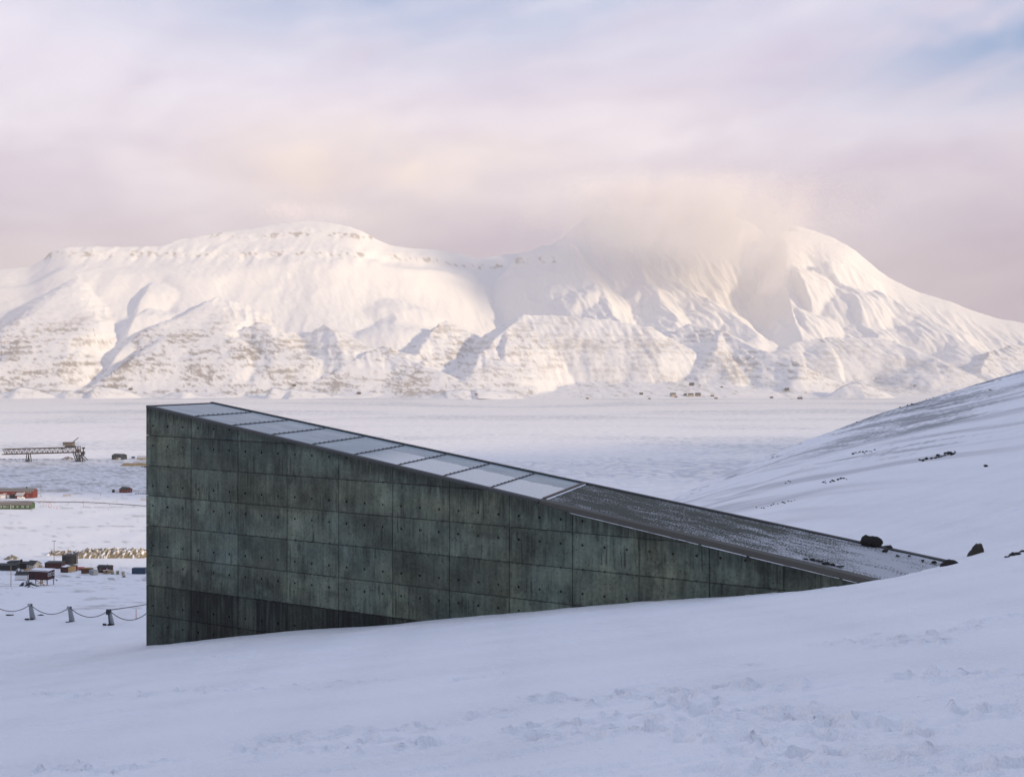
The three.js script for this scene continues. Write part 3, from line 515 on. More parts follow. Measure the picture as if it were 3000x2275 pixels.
  for (let i = 0; i < 9; i++) {
    const a = xe(i) + 0.035, b = xe(i + 1) - 0.035, geo = prism([rf(a, 0.20, -0.012), rf(b, 0.20, -0.012), rf(b, RW - 0.2, -0.012), rf(a, RW - 0.2, -0.012)], 0.05);
    const p = geo.attributes.position, u = geo.attributes.uv; for (let q = 0; q < p.count; q++) u.setXY(q, p.getX(q) / 18, -p.getZ(q) / 4);
    mesh('glass_panel', geo, glass, vault);
    if (i) { const br = mesh('glazing_bar', prism([rf(xe(i) - 0.032, 0.18, 0.008), rf(xe(i) + 0.032, 0.18, 0.008), rf(xe(i) + 0.032, RW - 0.18, 0.008), rf(xe(i) - 0.032, RW - 0.18, 0.008)], 0.08), barM, vault); for (let q = 0; q < 12; q++) { const o = mesh('bolt', boltG, darkMetal, br), v = rf(xe(i), 0.35 + q * 0.29, 0.02); o.position.copy(v); } }
  }
  mesh('roof_bed', prism([rf(0.17, 0.17, -0.07), rf(XG, 0.17, -0.07), rf(XG, RW - 0.17, -0.07), rf(0.17, RW - 0.17, -0.07)], 0.2), darkMetal, vault);
  mesh('end_frame', prism([rf(XG + 0.006, 0.302, 0.03), rf(XG + 0.11, 0.302, 0.03), rf(XG + 0.11, RW - 0.164, 0.03), rf(XG + 0.006, RW - 0.164, 0.03)], 0.2), mat(0.10, 0.08, 0.06, 0.7), vault);
  mesh('snow_strip', prism([rf(XG + 0.125, 0.31, 0.0), rf(XG + 0.19, 0.31, 0.0), rf(XG + 0.16, RW - 0.2, 0.0), rf(XG + 0.125, RW - 0.2, 0.0)], 0.04), snowPlain, vault);
}

// ------------------------------------------------------------------ boulders by the buried end
const rockM = mat(0.016, 0.013, 0.011, 0.95), rockM2 = mat(0.04, 0.033, 0.024, 0.95);
function lump(r, sx, sy, sz, sd) {                                               // a rounded, chipped boulder
  const g = new THREE.IcosahedronGeometry(1, 5), p = g.attributes.position, v = new THREE.Vector3();
  for (let i = 0; i < p.count; i++) { v.fromBufferAttribute(p, i); const n = fbm(v.x * 1.3 + sd, v.y * 1.3 + v.z * 1.1, 3, 461 + sd), f = Math.floor(4 * (n + v.y * 0.3)) / 4, k = r * (1 + 0.5 * n * 0.6 + 0.22 * (f - n)); p.setXYZ(i, v.x * k * sx, Math.max(v.y, -0.75) * k * sy, v.z * k * sz); }
  g.computeVertexNormals(); return g;
}
const vw = (x, w, dy = 0) => vault.localToWorld(rf(x, w, dy)); vault.updateMatrixWorld(true);
function boulder(name, label, p, geo, m, group) { const o = mesh(name, geo, m); o.position.copy(p); return tag(o, label, 'rock', group); }
{
  const p0 = vw(27.6, RW - 0.15, 0.12);
  boulder('boulder', 'larger dark boulder lying on the far edge of the vault roof', p0.clone().add(new THREE.Vector3(0.12, -0.02, 0)), lump(0.23, 1.1, 0.85, 0.9, 1), rockM);
  boulder('boulder', 'smaller dark boulder leaning left of the larger one on the roof edge', p0.clone().add(new THREE.Vector3(-0.17, 0.0, 0.05)), lump(0.22, 0.85, 1.0, 0.8, 2), rockM);
  boulder('boulder', 'low flat stone right of the two boulders on the roof edge', p0.clone().add(new THREE.Vector3(0.5, -0.16, 0.1)), rock(0.14, 1.3, 0.7, 0.9, 14), rockM);
  const c = onGround(2750, 1672); boulder('boulder', 'squat dark boulder sunk in the snow at the buried end of the roof', vw(30.1, 2.9, 0.10), lump(0.3, 1.0, 0.72, 0.8, 4), rockM);
  const g = lump(0.36, 0.82, 1.25, 0.7, 9); { const p = g.attributes.position; for (let i = 0; i < p.count; i++) { const y = p.getY(i), k = 1 - 0.55 * y; p.setX(i, p.getX(i) * k + 0.06 * y); } g.computeVertexNormals(); }
  const a = (2862 - 1500) / F, Z = 39.5, X = a * Z; boulder('boulder', 'upright brown standing boulder behind the crest of the snow slope', P3(X, -(1642 - HOR) / F * Z + 0.12, Z), g, rockM2);
  // small stones
  const st = (px0, py0, Z, r, label) => { const X = (px0 - 1500) / F * Z; boulder('stone', label, P3(X, -(py0 - HOR) / F * Z, Z), rock(r, 1.4, 0.7, 1, 12), rockM, undefined); };
  for (let i = 0; i < 7; i++) { const v = vw(28.1 + i * 0.36 + rr(-0.1, 0.1), RW - rr(0.45, 1.0), 0.02); tag(mesh('stone', rock(rr(0.05, 0.1), 1.5, 0.6, 1, 10), rockM).translateX(v.x).translateY(v.y).translateZ(v.z), 'small dark stone on the snowy lower end of the vault roof', 'stone', 'stones on the roof end'); }
  for (let i = 0; i < 6; i++) { const v = vw(26.2 + i * 0.2, RW * 0.08 + rr(0.1, 0.3), 0.03); tag(mesh('earth_clod', rock(rr(0.06, 0.11), 1.7, 0.5, 1, 10), rockM).translateX(v.x).translateY(v.y).translateZ(v.z), 'dark earth clod along the near edge of the vault roof', 'clod', 'clods on the near roof edge'); }
  for (let i = 0; i < 9; i++) { const px0 = 2950 + i * 11, py0 = 1632 - i * 3.2, q = onGround(px0, py0 + 3, 10); const o = mesh('stone', rock(rr(0.06, 0.12), 1.5, 0.7, 1, 12), rockM); o.position.copy(P3(q.X, q.y + 0.03, q.Z)); tag(o, 'dark stone in the short row on the snow crest at the right edge', 'stone', 'stones on the snow crest'); }
  // stones on the hillside
  const rowL = ['longest row of dark stones in the open snow of the right hillside', 'dark stones in the short row in the middle of the right hillside', 'dark stones in the lowest row on the right hillside just above the roof', 'dark stones at the foot of the bare streaks on the right hillside', 'dark stones near the top right of the right hillside', 'lone few stones left of the middle row on the right hillside', 'single dark stone in the open snow at the right edge of the hillside', 'dark stones along the upper skyline of the right hillside', 'dark stones along the lower skyline of the right hillside'].map(l => l.replace(/^(dark|lone few) stones/, 'dark stone').replace(/^longest row of dark stones/, 'dark stone in the longest row'));
  const rows = [[2700, 1348, 2800, 1326, 26, 0.55], [2410, 1412, 2485, 1402, 12, 0.45], [2220, 1490, 2330, 1465, 12, 0.35], [2500, 1330, 2560, 1320, 12, 0.5], [2860, 1148, 2910, 1140, 8, 0.5], [2300, 1415, 2316, 1410, 3, 0.4], [2890, 1366, 2895, 1365, 1, 0.6], [2640, 1192, 2740, 1165, 14, 0.5], [2420, 1268, 2520, 1230, 10, 0.45]];
  for (const [ri, [x0, y0, x1, y1, n, s]] of rows.entries()) for (let i = 0; i < n; i++) {
    const f = n > 1 ? i / (n - 1) : 0, q = onGround(lerp(x0, x1, f) + rr(-4, 4), lerp(y0, y1, f) + rr(-4, 4), 30); if (q.Z > 400) continue;
    const o = mesh('hillside_stone', rock(s * rr(0.1, 0.3), 1.5, 0.7, 1, 10), rockM); o.position.copy(P3(q.X, q.y + 0.03, q.Z)); tag(o, rowL[ri], 'stone', `stones on the right hillside, row ${ri + 1}`);
  }
}

// ------------------------------------------------------------------ chain posts at the edge of the forecourt
{
  const postM = mat(0.25, 0.27, 0.28, 0.85), chainM = mat(0.05, 0.05, 0.052, 0.5, { metalness: 0.5 });
  const spots = [[-22, 1806], [97, 1813], [212, 1821], [328, 1829], [441, 1836]].map(([x, y]) => { const q = onGround(x, y); return q; });
  const Zs = spots.map(q => q.Z), s = q => q.Z / F, tops = [];
  const labels = ['', 'pale concrete chain post nearest the left edge of the picture', 'pale concrete chain post, middle of the three left of the vault', 'pale concrete chain post with dark box on top, nearest the vault', ''];
  spots.forEach((q, i) => {
    const h = 43 * s(q), w0 = 18 * s(q), w1 = 4.5 * s(q), lean = -9 * s(q);
    tops.push([q.X + lean, q.y + h * 0.99, q.Z]);
    if (i === 0 || i === 4) return;
    const t = thing('chain_post', labels[i], 'post', P3(q.X, q.y, q.Z), 0, 'chain posts along the forecourt');
    const v = [], hh = [[-w0 * 0.33, -0.3], [w0 * 0.46, -0.3], [lean + w1 / 2, h * 0.96], [lean - w1 / 2, h * 0.96]], sh = new THREE.Shape(hh.map(p => new THREE.Vector2(...p)));
    mesh('body', new THREE.ExtrudeGeometry(sh, { depth: 0.22, bevelEnabled: true, bevelSize: 0.015, bevelThickness: 0.015, bevelSegments: 1 }).translate(0, 0, -0.11), postM, t);
    mesh('chain_eye', new THREE.TorusGeometry(0.05, 0.02, 6, 10).translate(lean - 0.09, h * 0.98, 0), chainM, t); mesh('chain_eye', new THREE.TorusGeometry(0.05, 0.02, 6, 10).translate(lean + 0.06, h * 0.98, 0), chainM, t);
    if (i === 3) { mesh('box', box(0.19, 0.26, 0.16, lean, h * 0.9, 0.14), mat(0.02, 0.03, 0.035, 0.6), t); mesh('cable', tube([lean, h * 0.8, 0.14], [lean * 0.4, 0.0, 0.14], 0.018), chainM, t); }
    for (let k = 0; k < 3; k++) mesh('foot_stone', rock(rr(0.07, 0.13), 1.3, 0.6, 1, 10).translate(rr(-0.35, 0.1), 0.04, 0.2), rockM, t);
  });
  const clabel = ['sagging chain running out of the picture at the left edge', 'sagging chain between the left and middle posts', 'sagging chain between the middle post and the post with the box', 'sagging chain from the post with the box to behind the vault'];
  for (let i = 0; i < 4; i++) {
    const a = tops[i], b = tops[i + 1], pts = []; for (let k = 0; k <= 24; k++) { const f = k / 24; pts.push(P3(lerp(a[0], b[0], f), lerp(a[1], b[1], f) - 0.46 * 4 * f * (1 - f) + (i === 3 ? 0 : 0), lerp(a[2], b[2], f))); }
    tag(mesh('chain', new THREE.TubeGeometry(new THREE.CatmullRomCurve3(pts), 60, 0.022, 5), chainM), clabel[i], 'chain', 'chains between the posts');
  }
  const a = tops[3], b = [(432 - 1500) / F * 90, -(1765 - HOR) / F * 90, 90], pts = []; for (let k = 0; k <= 12; k++) { const f = k / 12; pts.push(P3(lerp(a[0], b[0] + 0.6, f), lerp(a[1], b[1], f) - 0.1 * f * (1 - f), lerp(a[2], b[2], f))); }
  tag(mesh('chain', new THREE.TubeGeometry(new THREE.CatmullRomCurve3(pts), 30, 0.03, 5), mat(0.08, 0.06, 0.05, 0.7)), 'taut brown chain rising from the post with the box to behind the vault', 'chain');
  const q = onGround(398, 1815); tag(mesh('marker_stake', new THREE.CylinderGeometry(0.018, 0.022, 32 * q.Z / F, 8).translate(0, 15 * q.Z / F, 0), mat(0.55, 0.16, 0.06, 0.6)).translateX(q.X).translateY(q.y).translateZ(-q.Z), 'thin orange marker stake beside the vault behind the chain', 'stake');
}

// ------------------------------------------------------------------ cloud resting on the middle summits: a swarm of small pale flecks, dense inside and thinning outwards
{
  const puffs = [[1290, 478, 6250, 190, 70], [1370, 470, 6150, 260, 95], [1450, 480, 6000, 280, 110], [1530, 485, 5950, 280, 110], [1600, 505, 5900, 240, 110], [1655, 545, 5850, 170, 110], [1480, 520, 5850, 330, 60], [1590, 550, 5750, 180, 60], [1660, 610, 5700, 70, 60], [1420, 430, 6200, 300, 70], [1560, 430, 6200, 320, 80], [1640, 460, 6100, 260, 85, 0.6], [1500, 440, 6050, 620, 150, 0.4], [1560, 500, 5900, 480, 110, 0.4], [1240, 500, 6350, 110, 50], [1180, 470, 6500, 160, 40], [1330, 420, 6300, 260, 50], [1500, 400, 6300, 350, 45], [650, 456, 6350, 190, 30]];
  const geo = new THREE.OctahedronGeometry(0.95, 0), m = mat(0.97, 0.95, 0.95, 1), list = [], M4 = new THREE.Matrix4(), q = new THREE.Quaternion(), e = new THREE.Euler(), sc = new THREE.Vector3(1, 1, 1);
  for (const [x, y, z, rx, ry, share = 1.0] of puffs) {
    const [a, el] = ang(x, y), n = Math.round(rx * ry * 2.9 * share);
    for (let i = 0; i < n; i++) {
      const gs = () => (rnd() + rnd() + rnd() + rnd() - 2) * 1.35, X = a * z + gs() * rx, Y = el * z + gs() * ry, Z = z + gs() * 220;
      if (fbm(X * 0.006, Y * 0.011 + Z * 0.004, 3, 601) < rnd() * 0.7 - 0.45) continue;
      list.push([X, Y, Z]);
    }
  }
  const im = new THREE.InstancedMesh(geo, m, list.length); im.name = numbered('cloud');
  list.forEach(([X, Y, Z], i) => { e.set(rnd() * 6, rnd() * 6, rnd() * 6); q.setFromEuler(e); M4.compose(P3(X, Y, Z), q, sc); im.setMatrixAt(i, M4); });
  im.userData.kind = 'stuff'; im.userData.label = 'pale cloud hanging over the middle mountain summits'; im.userData.category = 'cloud'; put(im); console.log('cloud', list.length);
}

// ------------------------------------------------------------------ the settlement on the flat
const M = {
  red: mat(0.15, 0.022, 0.016, 0.85), darkRed: mat(0.045, 0.011, 0.010, 0.85), black: mat(0.010, 0.010, 0.011, 0.8), roofDark: mat(0.02, 0.024, 0.024, 0.8), roofGrey: mat(0.16, 0.155, 0.15, 0.9),
  cream: mat(0.55, 0.52, 0.45, 0.85), white: mat(0.75, 0.74, 0.72, 0.8), green: mat(0.042, 0.085, 0.032, 0.85), darkGreen: mat(0.02, 0.035, 0.03, 0.85), ochre: mat(0.40, 0.27, 0.12, 0.9), wood: mat(0.42, 0.28, 0.14, 0.9),
  tan: mat(0.35, 0.30, 0.24, 0.9), blue: mat(0.008, 0.035, 0.08, 0.6), grey: mat(0.30, 0.31, 0.31, 0.7), rust: mat(0.10, 0.04, 0.025, 0.85), glass: mat(0.02, 0.025, 0.03, 0.15), brown: mat(0.045, 0.028, 0.018, 0.8), snow: snowPlain, orange: mat(0.55, 0.2, 0.08, 0.7), redPaint: mat(0.42, 0.04, 0.03, 0.6), pipe: mat(0.05, 0.05, 0.052, 0.6),
};
// a place on the flat under a frame point: metres per frame pixel there, and its base
function site(x, y, z0 = 80) { const q = onGround(x, y, z0); return { ...q, m: q.Z / F, at: P3(q.X, q.y - 0.06, q.Z) }; }
function windowOn(parent, face, u, v, w, h, W, Dp, frame = M.white) {                  // face: f front (+z), r right (+x)
  const o = new THREE.Group(); const fr = mesh('window', [box(w, h, 0.08)], frame, parent); mesh('pane', box(w * 0.68, h * 0.72, 0.03, 0, 0, 0.045), M.glass, fr);
  if (face === 'f') fr.position.set(u, v, Dp / 2 + 0.03); else { fr.position.set(W / 2 + 0.03, v, u); fr.rotation.y = Math.PI / 2; }
  return fr;
}
function house(name, label, at, { w, d, h, rise = 0, ridge = 'x', turn = 0, wall = M.red, roof = M.roofDark, over = 0.25, base = 0, chimney, snow = false, group, category = 'house' }) {
  const t = thing(name, label, category, at, turn, group);
  const y0 = base, y1 = base + h;
  if (ridge === 'x') {
    const sh = new THREE.Shape([[-d / 2, y0], [d / 2, y0], [d / 2, y1], [0, y1 + rise], [-d / 2, y1]].map(p => new THREE.Vector2(...p)));
    mesh('wall', new THREE.ExtrudeGeometry(sh, { depth: w, bevelEnabled: false }).rotateY(Math.PI / 2).translate(-w / 2, 0, 0), wall, t);
    const L = w / 2 + over, e = over, sl = rise / (d / 2), pr = s => prism([new THREE.Vector3(-L, y1 + rise + 0.12, 0), new THREE.Vector3(-L, y1 - sl * e + 0.12, s * (d / 2 + e)), new THREE.Vector3(L, y1 - sl * e + 0.12, s * (d / 2 + e)), new THREE.Vector3(L, y1 + rise + 0.12, 0)], 0.14);
    const r = mesh('roof', [pr(1), pr(-1)], roof, t); if (snow) mesh('roof_snow', prism([new THREE.Vector3(-L * 0.9, y1 + rise + 0.2, 0.1), new THREE.Vector3(-L * 0.7, y1 + 0.2, d / 2), new THREE.Vector3(L * 0.5, y1 + 0.2, d / 2), new THREE.Vector3(L * 0.8, y1 + rise + 0.2, 0.1)], 0.07), M.snow, r);
    if (chimney !== undefined) mesh('chimney', box(0.8, 1.6, 0.8, chimney, y1 + rise + 0.5, 0), M.brown, r);
  } else if (ridge === 'z') {
    const sh = new THREE.Shape([[-w / 2, y0], [w / 2, y0], [w / 2, y1], [0, y1 + rise], [-w / 2, y1]].map(p => new THREE.Vector2(...p)));
    mesh('wall', new THREE.ExtrudeGeometry(sh, { depth: d, bevelEnabled: false }).translate(0, 0, -d / 2), wall, t);
    const L = d / 2 + over, e = over, sl = rise / (w / 2), pr = s => prism([new THREE.Vector3(0, y1 + rise + 0.12, -L), new THREE.Vector3(0, y1 + rise + 0.12, L), new THREE.Vector3(s * (w / 2 + e), y1 - sl * e + 0.12, L), new THREE.Vector3(s * (w / 2 + e), y1 - sl * e + 0.12, -L)], 0.14);
    mesh('roof', [pr(1), pr(-1)], roof, t);
  } else {                                                                        // flat or single pitch falling to the front
    const sh = new THREE.Shape([[-d / 2, y0], [d / 2, y0], [d / 2, y1], [-d / 2, y1 + rise]].map(p => new THREE.Vector2(...p)));
    mesh('wall', new THREE.ExtrudeGeometry(sh, { depth: w, bevelEnabled: false }).rotateY(Math.PI / 2).translate(-w / 2, 0, 0).scale(1, 1, 1), wall, t);
    mesh('roof', prism([new THREE.Vector3(-w / 2 - over, y1 + rise + 0.14, -d / 2 - over), new THREE.Vector3(-w / 2 - over, y1 + 0.14, d / 2 + over), new THREE.Vector3(w / 2 + over, y1 + 0.14, d / 2 + over), new THREE.Vector3(w / 2 + over, y1 + rise + 0.14, -d / 2 - over)], 0.13), snow ? M.snow : roof, t);
  }
  return t;
}
function container(label, at, w, h, d, m, turn = 0, group = 'shipping containers on the flat', ends = m) {
  const t = thing('shipping_container', label, 'container', at, turn, group);
  mesh('body', box(w, h, d, 0, h / 2 + 0.1, 0), m, t);
  const n = 10; for (let i = 0; i < n; i++) mesh('rib', box(w / n * 0.45, h * 0.84, 0.05, -w / 2 + w * (i + 0.5) / n, h / 2 + 0.1, d / 2 + 0.024), m, t);
  for (const s of [-1, 1]) { const dr = mesh('door', box(0.06, h * 0.9, d * 0.44, w / 2 + 0.03, h / 2 + 0.1, s * d * 0.235), ends, t); for (const q of [-0.1, 0.1]) mesh('lock_rod', box(0.05, h * 0.88, 0.05, w / 2 + 0.085, h / 2 + 0.1, s * d * 0.235 + q * d), M.grey, dr); }
  return t;
}
function mound(name, label, category, at, w, h, d, m, seedN, snowTop = 0.3, rough = 0.25, ridgeLike = false) { // a heap with an uneven outline, earth showing through snow
  const N = w > 25 ? 110 : 46, K = 26, pos = [], col = [], idx = [];
  for (let i = 0; i <= N; i++) for (let j = 0; j <= K; j++) {
    const u = i / N * 2 - 1, v = j / K * 2 - 1, e = ridgeLike ? Math.max(0, 1 - v * v) * sstep(1, 0.75, Math.abs(u)) : Math.max(0, 1 - Math.hypot(u, v));
    const n = fbm(u * w * 0.25 + seedN, v * d * 0.25, 4, 500 + seedN), y = h * (ridgeLike ? Math.pow(e, 0.6) : Math.pow(e, 0.85) * 1.25) * (0.8 + rough * 2.4 * n) + (e > 0 ? (0.1 + rough * 0.5) * h * fbm(u * w * 0.9, v * d * 0.9, 3, 520 + seedN) * e : 0);
    pos.push(u * w / 2, e > 0 ? y : -0.3, v * d / 2);
    const s = sstep(-0.15, 0.2, n * 0.8 + fbm(u * w * 0.5, v * d * 0.2, 3, 540 + seedN) + snowTop - 0.3), c = m.color; col.push(lerp(c.r, 0.8, s), lerp(c.g, 0.8, s), lerp(c.b, 0.82, s));
  }
  for (let i = 0; i < N; i++) for (let j = 0; j < K; j++) { const o = i * (K + 1) + j; idx.push(o, o + 1, o + K + 1, o + 1, o + K + 2, o + K + 1); }
  const g = new THREE.BufferGeometry(); g.setAttribute('position', new THREE.Float32BufferAttribute(pos, 3)); g.setAttribute('color', new THREE.Float32BufferAttribute(col, 3)); g.setIndex(idx); g.computeVertexNormals();
  const o = mesh(name, g, new THREE.MeshStandardMaterial({ vertexColors: true, roughness: 0.95 })); o.position.copy(at); return tag(o, label, category);
}

{ // long red building with its wings, van and mast
  const s = site(60, 1459), m = s.m, W = 150 * m, c = P3((21 - 1500) / F * s.Z, s.y, s.Z + 4), h = 20.5 * m;
  const t = house('red_workshop', 'long red building with grey roof at the left edge, beside the white van', c, { w: W, d: 9, h, rise: 1.9, ridge: 'x', roof: M.roofGrey, chimney: 50 * m, category: 'building' });
  for (const [x, y, w, q] of [[12, 13.5, 5, 3.2], [16.8, 13.5, 5, 3.2], [37.5, 14.5, 1.4, 2.4], [43, 14.5, 1.4, 2.4], [48, 14.5, 1.4, 2.4], [71, 18, 3, 2.6], [79, 17, 2, 3.4], [84, 17, 2, 3.4], [89.5, 17, 2, 3.4], [80.5, 7.5, 3, 2.4]]) windowOn(t, 'f', (x - 21) * m, y * m, w * m, q * m, W, 9);
  mesh('annex', box(22 * m, 9.5 * m, 4, (62 - 21) * m, 5 * m, 6.5), M.red, t); mesh('annex_roof', prism([[50.5, 20, 4.5], [50.5, 12.5, 8.8], [74.5, 12.5, 8.8], [74.5, 20, 4.5]].map(([x, y, z]) => new THREE.Vector3((x - 21) * m, y * m * 0.86, z)), 0.2), mat(0.45, 0.45, 0.46, 0.9), t);
  for (const x of [58, 66, 73]) windowOn(t, 'f', (x - 21) * m, 6.6 * m, 3 * m, 2.4 * m, W, 17.04);
  mesh('lean_to', box(19 * m, 12 * m, 2.6, (41 - 21) * m, 5.5 * m, 5.8), M.black, t);
  mesh('garage_door', box(16 * m, 9 * m, 0.3, (9 - 21) * m, 4.5 * m, 4.65), M.white, t); mesh('garage_door', box(8.5 * m, 9 * m, 0.3, (24 - 21) * m, 5 * m, 4.65), M.white, t);
  mesh('canopy', box(17 * m, 1.2 * m, 1.2, (8 - 21) * m, 11 * m, 5.1), M.snow, t);
  const v = site(61, 1461), q = v.m, van = thing('parked_van', 'white van parked in front of the long red building', 'van', v.at);
  mesh('body', new THREE.ExtrudeGeometry(new THREE.Shape([[-9.5, 1.2], [9.5, 1.2], [9.5, 4], [6, 4.6], [3.8, 7.2], [-8.6, 7.4], [-9.5, 6.5]].map(p => new THREE.Vector2(p[0] * q, p[1] * q))), { depth: 1.9, bevelEnabled: true, bevelSize: 0.06, bevelThickness: 0.06, bevelSegments: 1 }).translate(0, 0, -0.95), M.white, van);
  for (const x of [-4.5, -0.5, 3.6]) mesh('window', box(3 * q, 1.7 * q, 0.06, x * q, 5.6 * q, 1.05), M.glass, van);
  for (const x of [-5.6, 5.6]) for (const z of [-0.85, 0.9]) { const wh = mesh('wheel', new THREE.CylinderGeometry(0.36, 0.36, 0.25, 14).rotateX(Math.PI / 2).translate(x * q, 0.36, z), M.black, van); mesh('rim', new THREE.CylinderGeometry(0.18, 0.18, 0.27, 10).rotateX(Math.PI / 2).translate(x * q, 0.36, z), M.grey, wh); }
  const ms = site(119, 1454); const mast = thing('radio_mast', 'thin dark mast standing right of the long red building', 'mast', ms.at); mesh('pole', tube([0, 0, 0], [0, 38 * ms.m, 0], 0.10, 0.06), M.brown, mast); mesh('foot', box(0.5, 0.6, 0.5, 0, 0.2, 0), M.brown, mast); mesh('stay', tube([0, 28 * ms.m, 0], [3, 0, 0], 0.02), M.brown, mast);
}
{ // green building
  const s = site(60, 1491), m = s.m, W = 150 * m, c = P3((88 - 75 - 1500) / F * s.Z, s.y, s.Z + 4);
  const t = house('green_barrack', 'long green building with weathered grey roof and a row of white windows', c, { w: W, d: 8, h: 12.5 * m, rise: 1.7, wall: M.green, roof: mat(0.17, 0.15, 0.135, 0.9), category: 'building' });
  for (const x of [1, 11.5, 36.5, 50, 65, 80]) windowOn(t, 'f', (x - 13) * m, 7.3 * m, (x === 50 ? 4 : 5.4) * m, 5 * m, W, 8);
  mesh('drain_pipe', box(0.18, 12 * m, 0.18, (30.5 - 13) * m, 6 * m, 4.1), M.white, t); mesh('hand_rail', box(10 * m, 0.15, 0.1, (20 - 13) * m, 7 * m, 4.15), M.white, t);
}
{ // pipeline across the flat
  const p = [[-60, 1469], [0, 1470], [130, 1473], [240, 1474.5], [345, 1480], [440, 1487], [520, 1494]].map(([x, y]) => { const q = onGround(x, y, 80); return P3(q.X, q.y + 1.0, q.Z); });
  const t = thing('pipeline', 'long dark pipe on short posts crossing the flat behind the green building', 'pipeline', p[0]);
  const cv = new THREE.CatmullRomCurve3(p.map(v => v.clone().sub(p[0])));
  mesh('pipe', new THREE.TubeGeometry(cv, 60, 0.26, 6), M.pipe, t); for (let i = 1; i < 16; i++) { const v = cv.getPoint(i / 16); mesh('post', box(0.18, 1.3, 0.18, v.x, v.y - 0.75, v.z), M.brown, t); }
  const marks = [[117, 1470], [125, 1469], [127, 1477], [131, 1466], [134, 1480], [141, 1482], [143, 1474], [148, 1475], [150, 1483], [157, 1486], [164, 1486], [167, 1489]];
  marks.forEach(([x, y], i) => { const q = site(x, y + 3); const o = mesh('marker_stake', new THREE.CylinderGeometry(0.09, 0.11, 1.9, 6).translate(0, 0.9, 0), M.orange); o.position.copy(q.at); tag(o, 'short pale orange marker stake in the cluster right of the green building', 'stake', 'orange marker stakes on the flat'); });
  for (const [x, y0, y1, l] of [[244, 1463, 1482, 'thin wooden post standing at the pipeline, middle of the flat'], [342, 1460, 1471, 'thin dark post beside the pipeline near the vault'], [294, 1444, 1452, 'thin post on the flat left of the small red hut']]) { const q = site(x, y1); const o = mesh('wooden_post', new THREE.CylinderGeometry(0.1, 0.13, (y1 - y0) * q.m, 6).translate(0, (y1 - y0) * q.m / 2, 0), M.wood); o.position.copy(q.at); tag(o, l, 'post'); }
  const b = site(195, 1454), bt = thing('notice_board', 'pale board between two posts standing alone on the flat', 'sign', b.at); mesh('board', box(20 * b.m, 4.4 * b.m, 0.1, 0, 4.6 * b.m, 0), mat(0.5, 0.47, 0.48, 0.8), bt); for (const sx of [-1, 1]) mesh('post', box(0.2, 7.5 * b.m, 0.2, sx * 10.5 * b.m, 3.5 * b.m, 0), M.wood, bt); mesh('rail', box(21 * b.m, 0.15, 0.12, 0, 1.2 * b.m, 0), M.wood, bt);
  const f = site(421, 1466), ft = thing('snow_fence', 'low open slatted snow fence on the flat beside the vault corner', 'fence', f.at); for (let i = 0; i < 9; i++) mesh('slat', box(0.14, 8 * f.m, 0.08, (i - 4) * 2.4 * f.m, 4 * f.m, 0), M.wood, ft); for (const y of [2, 6.5]) mesh('rail', box(20 * f.m, 0.14, 0.06, 0, y * f.m, 0.08), M.wood, ft);
}
{ // small red hut with white shed, and odds and ends beside it
  const s = site(360, 1443), m = s.m, t = house('red_hut', 'small red hut with dark green roof standing alone on the flat', P3(s.X + 4 * m, s.y, s.Z + 3), { w: 26 * m, d: 7, h: 10 * m, rise: 6 * m, ridge: 'x', turn: -0.5, wall: M.red, roof: M.darkGreen });
  windowOn(t, 'r', 1.2, 4.5 * m, 2.4 * m, 3 * m, 26 * m, 7); windowOn(t, 'r', -1.8, 4.5 * m, 2.4 * m, 3 * m, 26 * m, 7);
  const a = site(347, 1443); house('white_shed', 'low white shed in front of the small red hut', a.at, { w: 19 * a.m, d: 3, h: 8 * a.m, ridge: 'flat', rise: 0.5, wall: M.white, snow: true, category: 'shed' });
  const b = site(335, 1441.5); house('dark_shed', 'low dark shed left of the small red hut', b.at, { w: 12 * b.m, d: 3, h: 6.5 * b.m, ridge: 'flat', rise: 0.3, wall: M.black, category: 'shed' });
  for (let i = 0; i < 5; i++) { const q = site(397 + i * 7, 1447); const o = mesh('scrap_heap', [rock(2.2 * q.m, 1.4, 1, 1, 12).translate(0, 1.5 * q.m, 0), rock(1.5 * q.m, 1, 1.2, 1, 10).translate(2 * q.m, 2.8 * q.m * (i === 1 ? 1.6 : 0.7), 0)].map(g => (g.deleteAttribute('uv'), g)), i === 1 ? M.rust : M.black); o.position.copy(q.at); tag(o, 'dark snow-dusted scrap lying right of the small red hut', 'scrap', 'scrap by the red hut'); }
}
